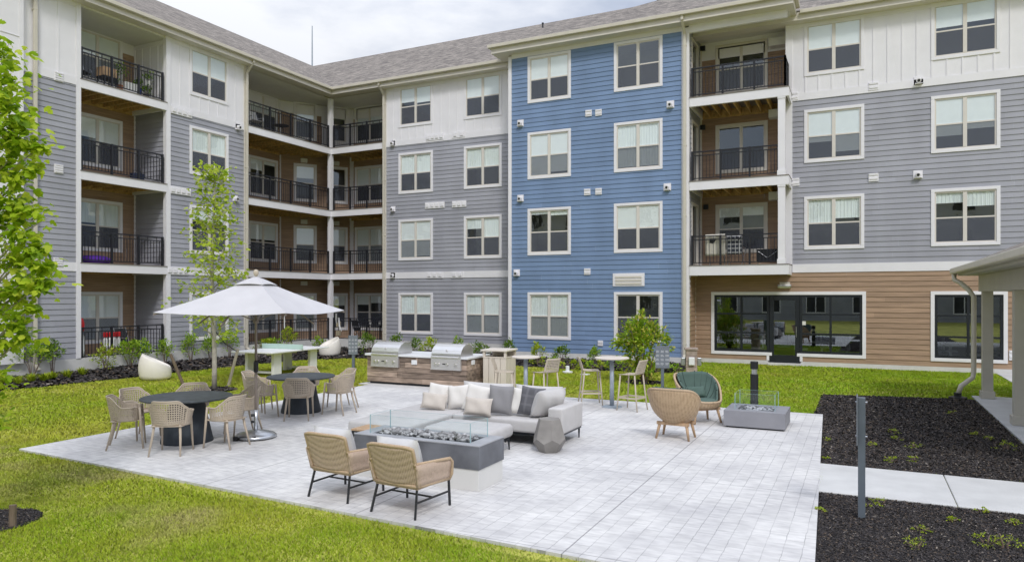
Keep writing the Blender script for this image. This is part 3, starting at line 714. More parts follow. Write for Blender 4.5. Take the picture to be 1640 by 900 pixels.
# ---- roofs, eaves, gutters
PITCH = .53
def roof(name, polys):
    me = bpy.data.meshes.new(name); v = []; f = []; uv = []
    for p in polys:
        b = len(v); v += p; f.append(tuple(range(b, b + len(p))))
        P = [Vector(q) for q in p]; n = (P[1] - P[0]).cross(P[2] - P[0]).normalized()
        if n.z < 0: n = -n
        h = Vector((-n.y, n.x, 0)).normalized(); s = n.cross(h)
        uv += [(q.dot(h), q.dot(s)) for q in P]
    me.from_pydata(v, [], f)
    l = me.uv_layers.new(name='UVMap')
    for i, c in enumerate(uv): l.data[i].uv = c
    return link(name, me, M['shingle'], apt)
EX, EY, EZ, W = XL + .45, YG - .45, 12.1, 10.5
rz_ = EZ + PITCH * W
roof('roof', [[(EX, 1, EZ), (EX, EY, EZ), (EX - W, EY + W, rz_), (EX - W, 1, rz_)],
              [(EX, EY, EZ), (17, EY, EZ), (17, EY + W, rz_), (EX - W, EY + W, rz_)],
              [(EX - W, 1, rz_), (EX - W, EY + W, rz_), (EX - 2 * W, EY + 2 * W, EZ), (EX - 2 * W, 1, EZ)],
              [(EX - W, EY + W, rz_), (17, EY + W, rz_), (17, EY + 2 * W, EZ), (EX - 2 * W, EY + 2 * W, EZ)]])
bx0, bx1, by, bz = -13.15, -2.0, YB - .5, 12.3
hw = (bx1 - bx0) / 2; apx = (bx0 + hw, by + hw, bz + PITCH * hw); yb_ = EY + (apx[2] - EZ) / PITCH
yl = EY + (bz - EZ) / PITCH
roof('bay_roof', [[(bx0, by, bz), (bx1, by, bz), apx], [(bx0, by, bz), apx, (apx[0], yb_, apx[2]), (bx0, yl, bz)], [(bx1, by, bz), (bx1, yl, bz), (apx[0], yb_, apx[2]), apx]])
g = MB()                                               # ogee-like gutter sections along each eave
g.bx(EX - .0, EX + .12, 1, EY - .12, EZ - .11, EZ + .015).bx(EX + .0, bx0 + .3, EY - .12, EY, EZ - .11, EZ + .015).bx(bx1 + .12, 17, EY - .12, EY, EZ - .11, EZ + .015)
g.bx(EX + .02, EX + .09, 1, EY - .12, EZ - .13, EZ - .11).bx(EX, bx0 + .3, EY - .09, EY - .02, EZ - .13, EZ - .11)
g.bx(bx0 - .12, bx1 + .12, by - .12, by, bz - .11, bz + .015).bx(bx0 - .12, bx0, by, EY, bz - .11, bz + .015).bx(bx1, bx1 + .12, by, EY, bz - .11, bz + .015)
g.build('gutter', M['gutter'], apt, bevel=.02, seg=2)
s = MB()
s.bx(XL - .1, EX, 1, EY + .02, TOP - .02, TOP + .02).bx(XL - .1, EX - .02, 1, EY, TOP + .02, EZ - .02)
s.bx(XL, 17, EY, YG + .1, TOP - .018, TOP + .022).bx(XL, 17, EY + .02, YG + .1, TOP + .022, EZ - .02)
s.build('soffit', M['cream'], apt)
s = MB().bx(bx0, bx1, by, YB + .05, 11.98, 12.03).bx(bx0, bx1, by + .02, YB + .05, 12.03, bz - .02)
s.bx(bx0, bx0 + .5, YB + .05, EY, 11.98, bz - .02).bx(bx1 - .5, bx1, YB + .05, EY + .3, 11.98, bz - .02)
s.build('soffit', M['cream'], apt)
# downspouts with an elbow at the top
def downspout(fr, x, z0, z1, out_=.45, y=-.06):
    m = MB(); h = .09
    m.bx(x - .05, x + .05, y - h, y, z0, z1 - .45)
    m.bar((x, y - h / 2, z1 - .47), (x, -out_ - .02, z1 - .08), .095, .085); m.bar((x, -out_ - .02, z1 - .12), (x, -out_ - .02, z1 + .06), .095, .085)
    m.bar((x, y - h / 2, z0 + .02), (x, y - h / 2 - .2, z0 - .14), .095, .085)
    for z in (z0 + .4, (z0 + z1) / 2 - 1, (z0 + z1) / 2 + 1.5, z1 - .9): m.bx(x - .062, x + .062, y - h - .004, y + .05, z, z + .05)
    return m.build('downspout', M['gutter'], apt, fr, bevel=.012, seg=2)
downspout(FL, 13.0, .3, 11.98); downspout(FL, 21.28, .3, 11.98); downspout(FG, GX0 - .02, .3, 11.98); downspout(FB, BX1 + .0, .3, 12.15, .5)
boards('corner_board', M['cream'], FL, [(21.2, 21.4, -.045, .12, .42, TOP)]); boards('corner_board', M['cream'], FG, [(GX0 - .12, GX0 + .06, -.045, .12, .42, TOP)])
# roof vents
for x, d in ((-15.2, 8.6), (-9.2, 9.3)):
    MB().lathe([(.04, 0), (.04, .3), (.06, .3), (.06, .36)], 10).build('roof_vent', M['alum'], apt, Matrix.Translation((x, EY + d, EZ + PITCH * d - .1)))

# ---- small wall fixtures, surveyed from the photograph onto their wall planes
def louvre(fr, x, z, w=.26, h=.24, n=4):
    m = MB().bx(x - w / 2, x + w / 2, -.05, 0, z - h / 2, z + h / 2)
    for i in range(n):
        zz = z - h / 2 + h * (i + .5) / n; m.bx(x - w / 2 + .02, x + w / 2 - .02, -.068, -.05, zz - .004, zz + h / n * .45)
    return m.build('louvre_vent', M['white'], apt, fr, bevel=.003, seg=1)
blk = mat('vent_opening', (.02, .02, .02), .6)
def hood(fr, x, z, s=.27):
    m = MB().bx(x - s / 2, x + s / 2, -.035, 0, z - s / 2, z + s / 2)
    m.tube([(x, -.03, z), (x, -.17, z - .03)], [.075, .075], 12); m.bx(x - .11, x + .11, -.15, -.035, z - .12, z - .10)
    o = m.build('exhaust_hood', M['white'], apt, fr, bevel=.004, seg=1)
    MB().tube([(x, -.165, z - .03), (x, -.176, z - .032)], .045, 12).build('opening', blk, o)
    return o
for px, py in ((834, 198), (1074, 168), (834, 318), (1069, 300), (828, 437)): hood(FB, *onY(YB, px, py))
for px, py in ((943, 182), (959, 181), (941, 308), (959, 307), (941, 435)): louvre(FB, *onY(YB, px, py), .25, .24, 2)
x, z = onY(YB, 962, 549.5); louvre(FB, x, z, .2, .2, 1)
x, z = onY(YB, 1007, 448)
o = MB().bx(x - .6, x + .6, -.045, 0, z - .24, z + .24).build('wall_grille', M['white'], apt, FB, bevel=.004, seg=1)
m = MB()
for i in range(3): m.bx(x - .5, x + .5, -.07, -.046, z - .17 + i * .12, z - .10 + i * .12)
m.build('louvre_blade', M['cream'], o)
for px, py in ((1471, 130), (1470, 280)): hood(FG, *onY(YG, px, py))
for px, py in ((1271, 155), (1399, 139), (1399, 284.5), (1273, 292)): louvre(FG, *onY(YG, px, py), .3, .27, 2)
for px, py in ((630, 230), (630, 335), (630, 441)): hood(FG, *onY(YG, px, py), .24)
for px, py, w in ((697, 220, .9), (735, 216, .65), (697, 329, 1.0), (736, 327, .7), (697, 440.5, .85), (733, 440, .6)):
    x, z = onY(YG, px, py)
    m = MB().bx(x - w / 2, x + w / 2, -.055, 0, z - .14, z + .14); n = int(w / .22)
    for i in range(n):
        xx = x - w / 2 + w * (i + .5) / n; m.bx(xx - .07, xx + .07, -.085, -.055, z - .07, z + .07)
    m.build('vent_board', M['white'], apt, FG, bevel=.004, seg=1)
for px, py, w in ((290, 180, .9), (288, 306, .9), (283, 434, .9)):
    y, z = onX(XL, px, py)
    m = MB().bx(y - w / 2, y + w / 2, -.055, 0, z - .14, z + .14)
    for i in range(4): xx = y - w / 2 + w * (i + .5) / 4; m.bx(xx - .07, xx + .07, -.085, -.055, z - .07, z + .07)
    m.build('vent_board', M['white'], apt, FL, bevel=.004, seg=1)
for px, py in ((380, 204), (376, 318), (372, 436)): hood(FL, *onX(XL, px, py), .24)
for px, py in ((93, 124), (93, 271), (92, 420)): louvre(FL, *onX(XL, px, py), .28, .28, 4)
# sconce above the lounge door
x, z = onY(YG, 1257, 457)
o = MB().bx(x - .17, x + .17, -.05, 0, z - .11, z + .11).build('wall_sconce', M['cream'], apt, FG)
MB().tube([(x - .21, -.12, z - .03), (x + .21, -.12, z - .03)], .06, 12).build('shade', mat('sconce_glass', (.8, .8, .78), .3), o)
m = MB(); m.tube([(x - .22, -.12, z - .03), (x - .2, -.12, z - .03)], .068, 12); m.tube([(x + .2, -.12, z - .03), (x + .22, -.12, z - .03)], .068, 12); m.bx(x - .2, x + .2, -.19, -.06, z - .045, z - .02)
m.build('cap', mat('satin_nickel', (.5, .5, .5), .35, .05, 20, metal=1), o)
for px, py in ((1126, 79), (1126, 205), (1131, 332)):                     # balcony lights on the brown wall
    x, z = onY(YR, px, py); MB().bx(x - .09, x + .09, -.1, 0, z - .09, z + .09).build('balcony_light', M['alum'], apt, FR, bevel=.01)
x, z = onY(YG, 1625, 569)
louvre(FG, x, z, .3, .3, 2)
for k, (px, py) in enumerate(((483, 257), (483, 349), (480, 451))):
    x, y = P1.lerp(P2, .3); FC = FC2; MB().bx(.95, 1.25, -.14, 0, FLOORS[k + 1] - .56 if k < 3 else 11, FLOORS[k + 1] - .36).build('balcony_light', M['soffit'], apt, FC2)
    MB().bx(2.5, 2.8, -.14, 0, FLOORS[k + 1] - .56, FLOORS[k + 1] - .36).build('balcony_light', M['soffit'], apt, FC2)

# the wing across the court, behind the photographer; only the window panes mirror it
opp = thing('apartment_building', (0, 0, 0), 0, 'four storey grey wing closing the far side of the court', 'building')
FO = frame((0, -24, 0), R(180))
hs = [hole(x, z, 1.82) for x in np.arange(-22, 34, 4.2) for z in WZ]
lap('wall', M['gray'], FO, -25, 38, 0, ZT0, hs, parent=opp, e=.36); panel('wall', M['white'], FO, -25, 38, ZT0 + .002, TOP, hs, parent=opp, batten=0)
for x in np.arange(-22, 34, 4.2):
    for z in WZ:
        w_ = MB().bx(x, x + 1.82, -.045, .02, z, z + .1).bx(x, x + 1.82, -.045, .02, z + WH - .1, z + WH).bx(x, x + .1, -.045, .02, z + .1, z + WH - .1).bx(x + 1.72, x + 1.82, -.045, .02, z + .1, z + WH - .1).bx(x + .86, x + .96, -.045, .02, z + .1, z + WH - .1).build('window', M['white'], opp, FO)
        MB().quad((x + .1, .05, z + .1), (x + 1.72, .05, z + .1), (x + 1.72, .05, z + WH - .1), (x + .1, .05, z + WH - .1)).build('pane', M['dark'], w_)
me = bpy.data.meshes.new('roof'); me.from_pydata([(-39, -23.5, 12), (26, -23.5, 12), (26, -34, 17.5), (-39, -34, 17.5), (-39, -44, 12), (26, -44, 12)], [], [(0, 1, 2, 3), (3, 2, 5, 4)]); me.uv_layers.new(name='UVMap'); link('roof', me, M['shingle'], opp)
# ================================================================== ground
PX0, PX1, PY0, PY1 = -11.95, -.55, 6.17, 15.62
MB().bx(-400, 400, -300, 700, -.5, 0).build('ground', M['lawn'])
tag(bpy.data.objects['ground'], kind='structure')
def sheet(name, m, x0, x1, y0, y1, z0, z1, bevel=.008):
    o = MB().bx(x0, x1, y0, y1, z0, z1).build(name, m, bevel=bevel); return tag(o, kind='structure')
sheet('grill_pad', M['fdn'], -12.35, -8.9, PY1 + .003, 17.2, -.2, .03)
pm = MB()
xs = [-.6, .98, 2.95, 4.9, 7.0]
for a, b in zip(xs[:-1], xs[1:]): pm.bx(a + .005, b - .005, 9.47, 11.05, -.2, .03)
tag(pm.build('path', M['path'], bevel=.01), kind='structure')
sheet('pavilion_floor', M['slab'], 2.36, 9, 11.06, 20.1, -.2, .04)
sheet('walkway', M['path'], 3.75, 6.2, 20.11, 26.46, -.2, .03)
PATIO = [(-11.77, 6.56), (-.34, 5.97), (-.70, PY1), (-11.95, PY1)]
def flat(name, m, pts, z=.012, z0=-.1):
    n = len(pts); mb = MB().add([(x, y, z) for x, y in pts] + [(x, y, z0) for x, y in pts], [tuple(range(n))] + [(i, i + n, (i + 1) % n + n, (i + 1) % n) for i in range(n)])
    return tag(mb.build(name, m), kind='structure')
flat('patio', M['patio'], PATIO, .035, -.2)
BED_A = [(-.86, 11.06), (2.34, 11.06), (2.34, 19.45), (2.05, 19.5), (-.86, 18.9)]
BED_B = [(-.6, 5.98), (-.27, 5.97), (-.265, 4.2), (4.5, 4.2), (4.5, 9.46), (-.6, 9.46)]
BED_C = [(-22.55, 6), (-19.75, 6), (-19.6, 10), (-19.35, 14), (-19.25, 18.2), (-18.9, 20.6), (-17.6, 22.1), (-15, 22.6), (-11, 22.2), (-7.5, 21.9), (-5.5, 22.2), (-5.15, 22.9), (-5.3, 24.4), (-5.35, 25.34), (-12.7, 25.34), (-12.75, 26.45), (-22.55, 26.45)]
BED_D = [(G(-14, 836)[0] + .46 * math.cos(t * .3), G(-14, 836)[1] + .46 * math.sin(t * .3)) for t in range(21)]
TY = G(342, 625)
BED_E = [(TY[0] + .55 * math.cos(t * .3), TY[1] + .55 * math.sin(t * .3)) for t in range(21)]
BS = G(1032, 613)
BED_F = [(BS[0] + .5 * math.cos(t * .3), BS[1] + .5 * math.sin(t * .3)) for t in range(21)]
BEDS = [BED_A, BED_B, BED_C, BED_D, BED_E, BED_F]
for b in BEDS: flat('mulch_bed', M['soil'], b)
def inside(poly, x, y):
    c = np.zeros(len(x), bool); n = len(poly)
    for i in range(n):
        x1, y1 = poly[i]; x2, y2 = poly[i - 1]
        if y1 == y2: continue
        c ^= ((y1 > y) != (y2 > y)) & (x < (x2 - x1) * (y - y1) / (y2 - y1) + x1)
    return c
def fast_mesh(name, V, tri_or_quads, m, attrs=None, smooth=False):
    k = tri_or_quads.shape[1]; me = bpy.data.meshes.new(name)
    me.vertices.add(len(V)); me.vertices.foreach_set('co', V.astype(np.float32).ravel())
    nf = len(tri_or_quads); me.loops.add(nf * k); me.polygons.add(nf)
    me.loops.foreach_set('vertex_index', tri_or_quads.astype(np.int32).ravel())
    me.polygons.foreach_set('loop_start', np.arange(0, nf * k, k, dtype=np.int32))
    for an, arr in (attrs or {}).items():
        at = me.attributes.new(an, 'FLOAT', 'POINT'); at.data.foreach_set('value', arr.astype(np.float32))
    me.update(calc_edges=True)
    return link(name, me, m, smooth=smooth)
def vnoise(x, y, s, seed=0):
    "smooth value noise"
    r = np.random.default_rng(seed).random((64, 64)); x = x / s; y = y / s
    xi = np.floor(x).astype(int); yi = np.floor(y).astype(int); fx = x - xi; fy = y - yi
    fx = fx * fx * (3 - 2 * fx); fy = fy * fy * (3 - 2 * fy); g = lambda a, b: r[a % 64, b % 64]
    return (g(xi, yi) * (1 - fx) + g(xi + 1, yi) * fx) * (1 - fy) + (g(xi, yi + 1) * (1 - fx) + g(xi + 1, yi + 1) * fx) * fy
# mulch chips lying on the beds
def chips(poly, dens, smin, smax, lift=.02):
    P = np.array(poly); x0, y0 = P.min(0); x1, y1 = P.max(0); n = int((x1 - x0) * (y1 - y0) * dens)
    x = rng.uniform(x0, x1, n); y = rng.uniform(y0, y1, n); D = -math.sin(YAW) * x + math.cos(YAW) * y; Lt = math.cos(YAW) * x + math.sin(YAW) * y
    k = inside(poly, x, y) & ~inside(PATIO, x - .01, y) & (np.abs(Lt) < D * .80 + 1.5) & (rng.random(n) < np.clip((12 / D) ** 1.6, .12, 1)); x, y, D = x[k], y[k], D[k]; n = len(x)
    a = rng.uniform(0, 6.28, n); l = rng.uniform(smin, smax, n) * np.clip(D / 9, .8, 2); w = l * rng.uniform(.25, .6, n); tl = rng.uniform(-.5, .5, (n, 2)); z = rng.uniform(.012, lift, n) + .3 * l * np.abs(tl).max(1)
    V = np.zeros((n, 4, 3))
    for i, (sa, sb) in enumerate(((-1, -1), (1, -1), (1, 1), (-1, 1))):
        u = sa * l / 2 * rng.uniform(.7, 1.1, n); v = sb * w / 2 * rng.uniform(.6, 1.1, n)
        V[:, i, 0] = x + u * np.cos(a) - v * np.sin(a); V[:, i, 1] = y + u * np.sin(a) + v * np.cos(a); V[:, i, 2] = z + u * tl[:, 0] + v * tl[:, 1]
    return V.reshape(-1, 3)
Vc = np.concatenate([chips(BED_A, 6500, .010, .036), chips(BED_B, 8500, .010, .034), chips(BED_C, 500, .04, .09, .04), chips(BED_D, 6000, .012, .036), chips(BED_E, 900, .03, .07), chips(BED_F, 900, .03, .07)])
o = fast_mesh('mulch_chips', Vc, np.arange(len(Vc)).reshape(-1, 4), M['chip']); o.data.materials.append(M['chip2'])
o.data.polygons.foreach_set('material_index', (rng.random(len(Vc) // 4) < .035).astype(np.int32))
o.data.materials.append(M['chip3']); mi = (rng.random(len(Vc) // 4) < .05).astype(np.int32); mi[rng.random(len(mi)) < .16] = 2; o.data.polygons.foreach_set('material_index', mi)
tag(o, 'loose dark bark chips covering the planting beds', 'mulch', kind='stuff')
# grass blades
def blades():
    res = []
    for (d0, d1, dens, h, w) in ((4.5, 8.5, 7600, .031, .0042), (8.5, 12, 4200, .033, .0062), (12, 17, 1900, .036, .010), (17, 23, 1150, .038, .014), (23, 33, 640, .04, .02)):
        area = 0.5 * 1.7 * (d1 ** 2 - d0 ** 2) + 4 * (d1 - d0); n = int(area * dens)
        D = np.sqrt(rng.uniform(d0 ** 2, d1 ** 2, n)); Lt = rng.uniform(-1, 1, n) * (D * .80 + 1.5)
        x = Lt * math.cos(YAW) - D * math.sin(YAW); y = Lt * math.sin(YAW) + D * math.cos(YAW)
        ok = (y < 26.45) & (x > -22.5) & (y > 2) & ~((x > BX0) & (x < BX1 + .1) & (y > 25.38))
        jx = rng.normal(0, .02, n); jy = rng.normal(0, .02, n)
        ok &= ~inside(PATIO, x + jx, y + jy) & ~((x > -12.35) & (x < -8.9) & (y > PY1) & (y < 17.2))
        ok &= ~((x > 2.34) & (y > 11) & (y < 20.1)) & ~((x > 3.75) & (x < 6.2) & (y > 20)) & ~((x > -.47) & (y > 6) & (y < 11.06)) & ~((x > -.4) & (y < 6.1))
        for b in BEDS: ok &= ~inside(b, x + jx, y + jy)
        thin = vnoise(x, y, .5, 3) * .6 + vnoise(x, y, 1.7, 4) * .4
        near_edge = (np.abs(y - (6.56 - .0516 * (x + 11.77))) < .16) & (x > -9) & (x < PX1)
        ok &= rng.random(n) < np.clip(.35 + 1.3 * thin, 0, 1) * np.where(near_edge, .45, 1)
        x, y = x[ok], y[ok]; n = len(x)
        hh = h * rng.uniform(.45, 1.25, n) * (.75 + .5 * vnoise(x, y, .35, 5)); a = rng.uniform(0, 6.28, n); ww = w * rng.uniform(.6, 1.2, n)
        lx = rng.normal(0, .55, n) * hh; ly = rng.normal(0, .55, n) * hh
        V = np.zeros((n, 3, 3)); V[:, 0] = np.stack([x - ww * np.cos(a), y - ww * np.sin(a), np.zeros(n)], 1); V[:, 1] = np.stack([x + ww * np.cos(a), y + ww * np.sin(a), np.zeros(n)], 1); V[:, 2] = np.stack([x + lx, y + ly, hh], 1)
        big = vnoise(x, y, 2.6, 8) * .5 + vnoise(x, y, .8, 9) * .5
        rnd = np.clip(rng.random(n) * .36 + big * .62 - np.clip((x + 9) / 22, 0, .26), 0, 1)
        dry = vnoise(x, y, 1.3, 10) * .6 + vnoise(x, y, .33, 11) * .4
        patch = np.clip((dry - .535 - np.clip((y - 6) * .02, 0, .08)) * 2.6, 0, .8) * (rng.random(n) < .8) * np.clip((11 - y) / 4, .15, 1)
        patch = np.maximum(patch, (rng.random(n) < .035) * .7)
        res.append((V, np.repeat(rnd, 3), np.repeat(patch, 3)))
    V = np.concatenate([r[0].reshape(-1, 3) for r in res])
    o = fast_mesh('grass', V, np.arange(len(V)).reshape(-1, 3), M['grass'], {'rnd': np.concatenate([r[1] for r in res]), 'patch': np.concatenate([r[2] for r in res])})
    tag(o, 'short yellow green lawn grass around the paved patio', 'grass', kind='stuff')
    return len(V) // 3
print('grass blades', blades())

# ================================================================== plants
T_OVAL = np.array([(0, 0, 0), (.28, .45, .05), (0, 1, 0), (-.28, .45, .05)]); F_OVAL = np.array([(0, 1, 2, 3)])
T_MAPLE = np.array([(0, 0, 0), (.30, .02, -.04), (.55, .38, -.08), (.26, .46, .02), (.30, .74, -.02), (0, 1.05, -.08), (-.30, .74, -.02), (-.26, .46, .02), (-.55, .38, -.08), (-.30, .02, -.04), (0, .4, .06)])
F_MAPLE = np.array([(10, 0, 1, 2), (10, 2, 3, 4), (10, 4, 5, 5), (10, 5, 6, 6), (10, 6, 7, 8), (10, 8, 9, 0)])
def leaf_mesh(name, P, dirs, size, m, parent, maple=False, droop=.3, jit=.5):
    T = T_MAPLE if maple else T_OVAL
    n = len(P)
    d = dirs + rng.normal(0, jit, (n, 3)); d[:, 2] -= droop; d /= np.linalg.norm(d, axis=1)[:, None] + 1e-9
    up = np.tile([0, 0, 1.0], (n, 1)) + rng.normal(0, .45, (n, 3)); s = np.cross(d, up); s /= np.linalg.norm(s, axis=1)[:, None] + 1e-9; u = np.cross(s, d)
    sz = size * rng.uniform(.6, 1.25, n)
    V = P[:, None, :] + sz[:, None, None] * (T[None, :, 0:1] * s[:, None, :] + T[None, :, 1:2] * d[:, None, :] + T[None, :, 2:3] * u[:, None, :])
    k = len(T); V = V.reshape(-1, 3)
    if maple:
        tris = np.array([(10, 0, 1), (10, 1, 2), (10, 2, 3), (10, 3, 4), (10, 4, 5), (10, 5, 6), (10, 6, 7), (10, 7, 8), (10, 8, 9), (10, 9, 0)])
    else: tris = np.array([(0, 1, 2), (0, 2, 3)])
    Fc = (np.arange(n)[:, None, None] * k + tris[None]).reshape(-1, 3)
    o = fast_mesh(name, V, Fc, m); o.parent = parent
    return o
def shrub(name, x, y, w, h, m, label, cat='shrub', group=None, n=260, ls=.075, stems=7, low=.3, twigs=True, ov=1.0):
    t = thing(name, (x, y, 0), rng.uniform(0, 6), label, cat, group)
    mb = MB(); ends = []
    for i in range(stems):
        a = i * 2.4 + rng.uniform(-.3, .3); r = w / 2 * math.sqrt(rng.uniform(.05, .75)); zt = h * rng.uniform(.65, .92)
        p = [(0.03 * math.cos(a), .03 * math.sin(a), 0), (r * .45 * math.cos(a), r * .45 * math.sin(a), zt * .45), (r * math.cos(a), r * math.sin(a), zt)]
        mb.tube(p, [.011, .008, .004], 5); ends.append(p)
    mb.build('stem', M['twig'], t)
    c = []
    ncl = max(6, n // 14)
    for i in range(ncl):
        a = rng.uniform(0, 6.28); zz = low + (1 - low) * rng.random() ** .8; prof = math.sin(math.pi * min(1, max(.12, (zz - low) / (1 - low) * .8 + .15))) ** .6
        r = w / 2 * prof * rng.uniform(.35, 1.0); c.append((r * math.cos(a), r * math.sin(a), h * zz * rng.uniform(.88, 1.02)))
    c = np.array(c); idx = rng.integers(0, ncl, n); P = c[idx] + rng.normal(0, 1, (n, 3)) * [w * .075, w * .075, h * .06]
    P[:, 2] = np.clip(P[:, 2], .03, None)
    d = P - np.array([0, 0, h * .4]); d /= np.linalg.norm(d, axis=1)[:, None] + 1e-6
    leaf_mesh('foliage', P, d, ls, m, t, droop=-.1)
    return t
def tuft(name, x, y, w, h, m, label, cat='plant', group=None, n=70, bw=.012):
    t = thing(name, (x, y, .005), 0, label, cat, group)
    a = rng.uniform(0, 6.28, n); r0 = w * .15 * rng.random(n); lean = rng.uniform(.1, 1, n); hh = h * rng.uniform(.55, 1.05, n); V = np.zeros((n, 5, 3))
    cs, sn = np.cos(a), np.sin(a)
    for j, (f, wd, zf) in enumerate(((0, 1, 0), (0, -1, 0), (.45, -.9, .7), (.45, .9, .7), (1, 0, 1))):
        rr = r0 + lean * w / 2 * f; zz = hh * zf * (1 - .35 * lean * f)
        V[:, j, 0] = rr * cs - wd * bw * sn; V[:, j, 1] = rr * sn + wd * bw * cs; V[:, j, 2] = zz
    V = V.reshape(-1, 3); Fc = (np.arange(n)[:, None, None] * 5 + np.array([(0, 1, 2), (0, 2, 3), (3, 2, 4)])[None]).reshape(-1, 3)
    o = fast_mesh('blades', V, Fc, m); o.parent = t
    return t
def px_size(p, base, w, h):
    x, y = p; s = depth(x, y) / F
    return w * s, h * s
def tree(name, base, H, label, cfun, leafm, nb, nl, ls, z_low, trunk_r, group=None, maple=True, spread=.16, lean=(0, 0), extra=()):
    t = thing(name, (base[0], base[1], 0), 0, label, 'tree', group)
    tp = [(lean[0] * f + .02 * math.sin(f * 9), lean[1] * f + .02 * math.cos(f * 7), H * f) for f in np.linspace(0, .97, 12)]
    tr = MB().tube(tp, [trunk_r * (1 - .85 * f) + .004 for f in np.linspace(0, 1, 12)], 9).build('trunk', M['bark'], t, smooth=True)
    br = MB(); P = []; Dd = []
    for i in range(nb):
        f = (i + .5) / nb; z0 = z_low * .75 + (H * .95 - z_low * .75) * f; a = i * 2.39996 + rng.uniform(-.4, .4)
        rise = rng.uniform(.5, 1.0); ztip = min(H * 1.0, z0 + rise * cfun(z0 / H) * 1.0); r = cfun(min(1, ztip / H)) * rng.uniform(.75, 1.1)
        c = Vector((lean[0] * z0 / H, lean[1] * z0 / H, z0)); tip = Vector((c.x + r * math.cos(a), c.y + r * math.sin(a), ztip)); mid = c.lerp(tip, .5) + Vector((0, 0, -.10 * r))
        pts = [c, mid, tip]; br.tube(pts, [trunk_r * .3 * (1 - f * .5), trunk_r * .2 * (1 - f * .5), .004], 5)
        for s in range(3):
            q = c.lerp(tip, rng.uniform(.45, .8)); e = q + Vector((rng.normal(0, .3 * r + .03), rng.normal(0, .3 * r + .03), rng.uniform(.0, .3 * r + .05))); br.tube([q, e], [.006, .003], 4); pts.append(e)
        for q in [tip, mid.lerp(tip, .5), mid.lerp(tip, .15)] + pts[3:]:
            k = max(2, int(nl / (nb * 6) * rng.uniform(.4, 1.6))); s = spread * rng.uniform(.6, 1.2)
            P.append(np.array(q) + rng.normal(0, 1, (k, 3)) * [s, s, s * .55]); Dd.append(np.tile(np.array([math.cos(a), math.sin(a), 0.1]), (k, 1)))
    for (q, k, s) in extra:
        br.tube([(lean[0] * .5, lean[1] * .5, q[2] - .5 * abs(q[0]) - .3), (q[0] * .6, q[1] * .6, q[2] - .22), q], [.016, .011, .004], 5)
        P.append(np.array(q) + rng.normal(0, 1, (k, 3)) * [s, s, s * .6]); Dd.append(np.tile(np.array([.3, -.3, 0]), (k, 1)))
    br.build('limb', M['bark'], tr, smooth=True)
    leaf_mesh('crown', np.concatenate(P), np.concatenate(Dd), ls, leafm, t, maple, droop=.35, jit=.6)
    return t
# large young maple whose trunk stands just outside the left edge
mb_ = G(-46, 842)
def at_px(px, py, b):
    D_ = depth(*b); dx = (px - CX) / F * D_ - Vector(b).dot(RV); return (dx * RV.x, dx * RV.y, EYE - (py - HY) * D_ / F)
EXT = [(at_px(px * .95 - 6, py, mb_), int(k * .62), s * .85) for px, py, k, s in ((6, 85, 70, .07), (12, 130, 60, .07), (18, 165, 110, .09), (38, 195, 110, .09), (22, 215, 130, .11), (48, 232, 90, .08), (76, 235, 60, .06), (62, 272, 50, .05), (10, 262, 120, .11), (30, 285, 70, .08), (28, 325, 110, .09), (52, 338, 100, .08), (14, 352, 110, .1), (42, 378, 120, .1), (66, 402, 110, .08), (80, 428, 80, .06), (30, 418, 120, .1), (76, 455, 110, .07), (48, 458, 110, .1), (14, 470, 100, .1), (60, 492, 60, .06), (28, 515, 90, .08), (8, 548, 80, .08), (44, 538, 50, .05), (6, 598, 40, .05))]
tree('maple_tree', mb_, 5.35, 'bright yellow green maple with lobed leaves in front of the white end bay', lambda f: (.60 * math.sin(math.pi * min(1, max(0.05, (f - .2) / .86))) ** .6 if f < .97 else .1), M['leaf_maple'], 54, 2000, .09, 1.25, .05, spread=.12, extra=EXT)
# slim staked tree behind the parasol
tree('young_tree', TY, 5.95, 'slim staked young tree with fresh green leaves behind the white parasol', lambda f: .80 * (min(1, max(.1, (f - .12) / .25)) * (1 - max(0, f - .35) / .72)) ** .75 + .05, M['leaf_young'], 52, 2050, .10, 1.6, .062, spread=.13)
def stake(px0, py0, px1, py1, ztop, label, m):
    x, y = G(px0, py0); D = depth(x, y); zt = EYE - (py1 - HY) * D / F
    dx = (px1 - px0) * D / F
    o = MB().tube([(0, 0, -.05), (dx * RV.x, dx * RV.y, zt)], [.042, .038], 9).build('tree_stake', m, None, Matrix.Translation((x, y, 0)))
    return tag(o, label, 'stake', 'stakes propping the slim young tree'), Vector((x + dx * RV.x * .93, y + dx * RV.y * .93, zt * .93))
s1, e1 = stake(297, 621, 273, 567, 1.3, 'dark leaning wooden stake between the egg chair and the young trunk', M['stake'])
s2, e2 = stake(365, 618, 381, 559, 1.4, 'pale leaning wooden stake beside the table tennis table', M['stake2'])
tk = Vector((TY[0], TY[1], 1.45))
st_ = MB().tube([e2, e2.lerp(tk, .5) + Vector((0, 0, -.03)), tk + Vector((0, 0, .12))], .011, 6)
tag(st_.build('tie_strap', M['rail']), 'black strap tying the young tree trunk to the pale stake', 'strap')
x, y = G(20, 844)
tag(MB().tube([(0, 0, -.05), (-.01, .01, .23)], [.036, .034], 9).build('tree_stake', M['stake'], None, Matrix.Translation((x, y, 0))), 'short brown wooden stake standing in the round mulch ring', 'stake')
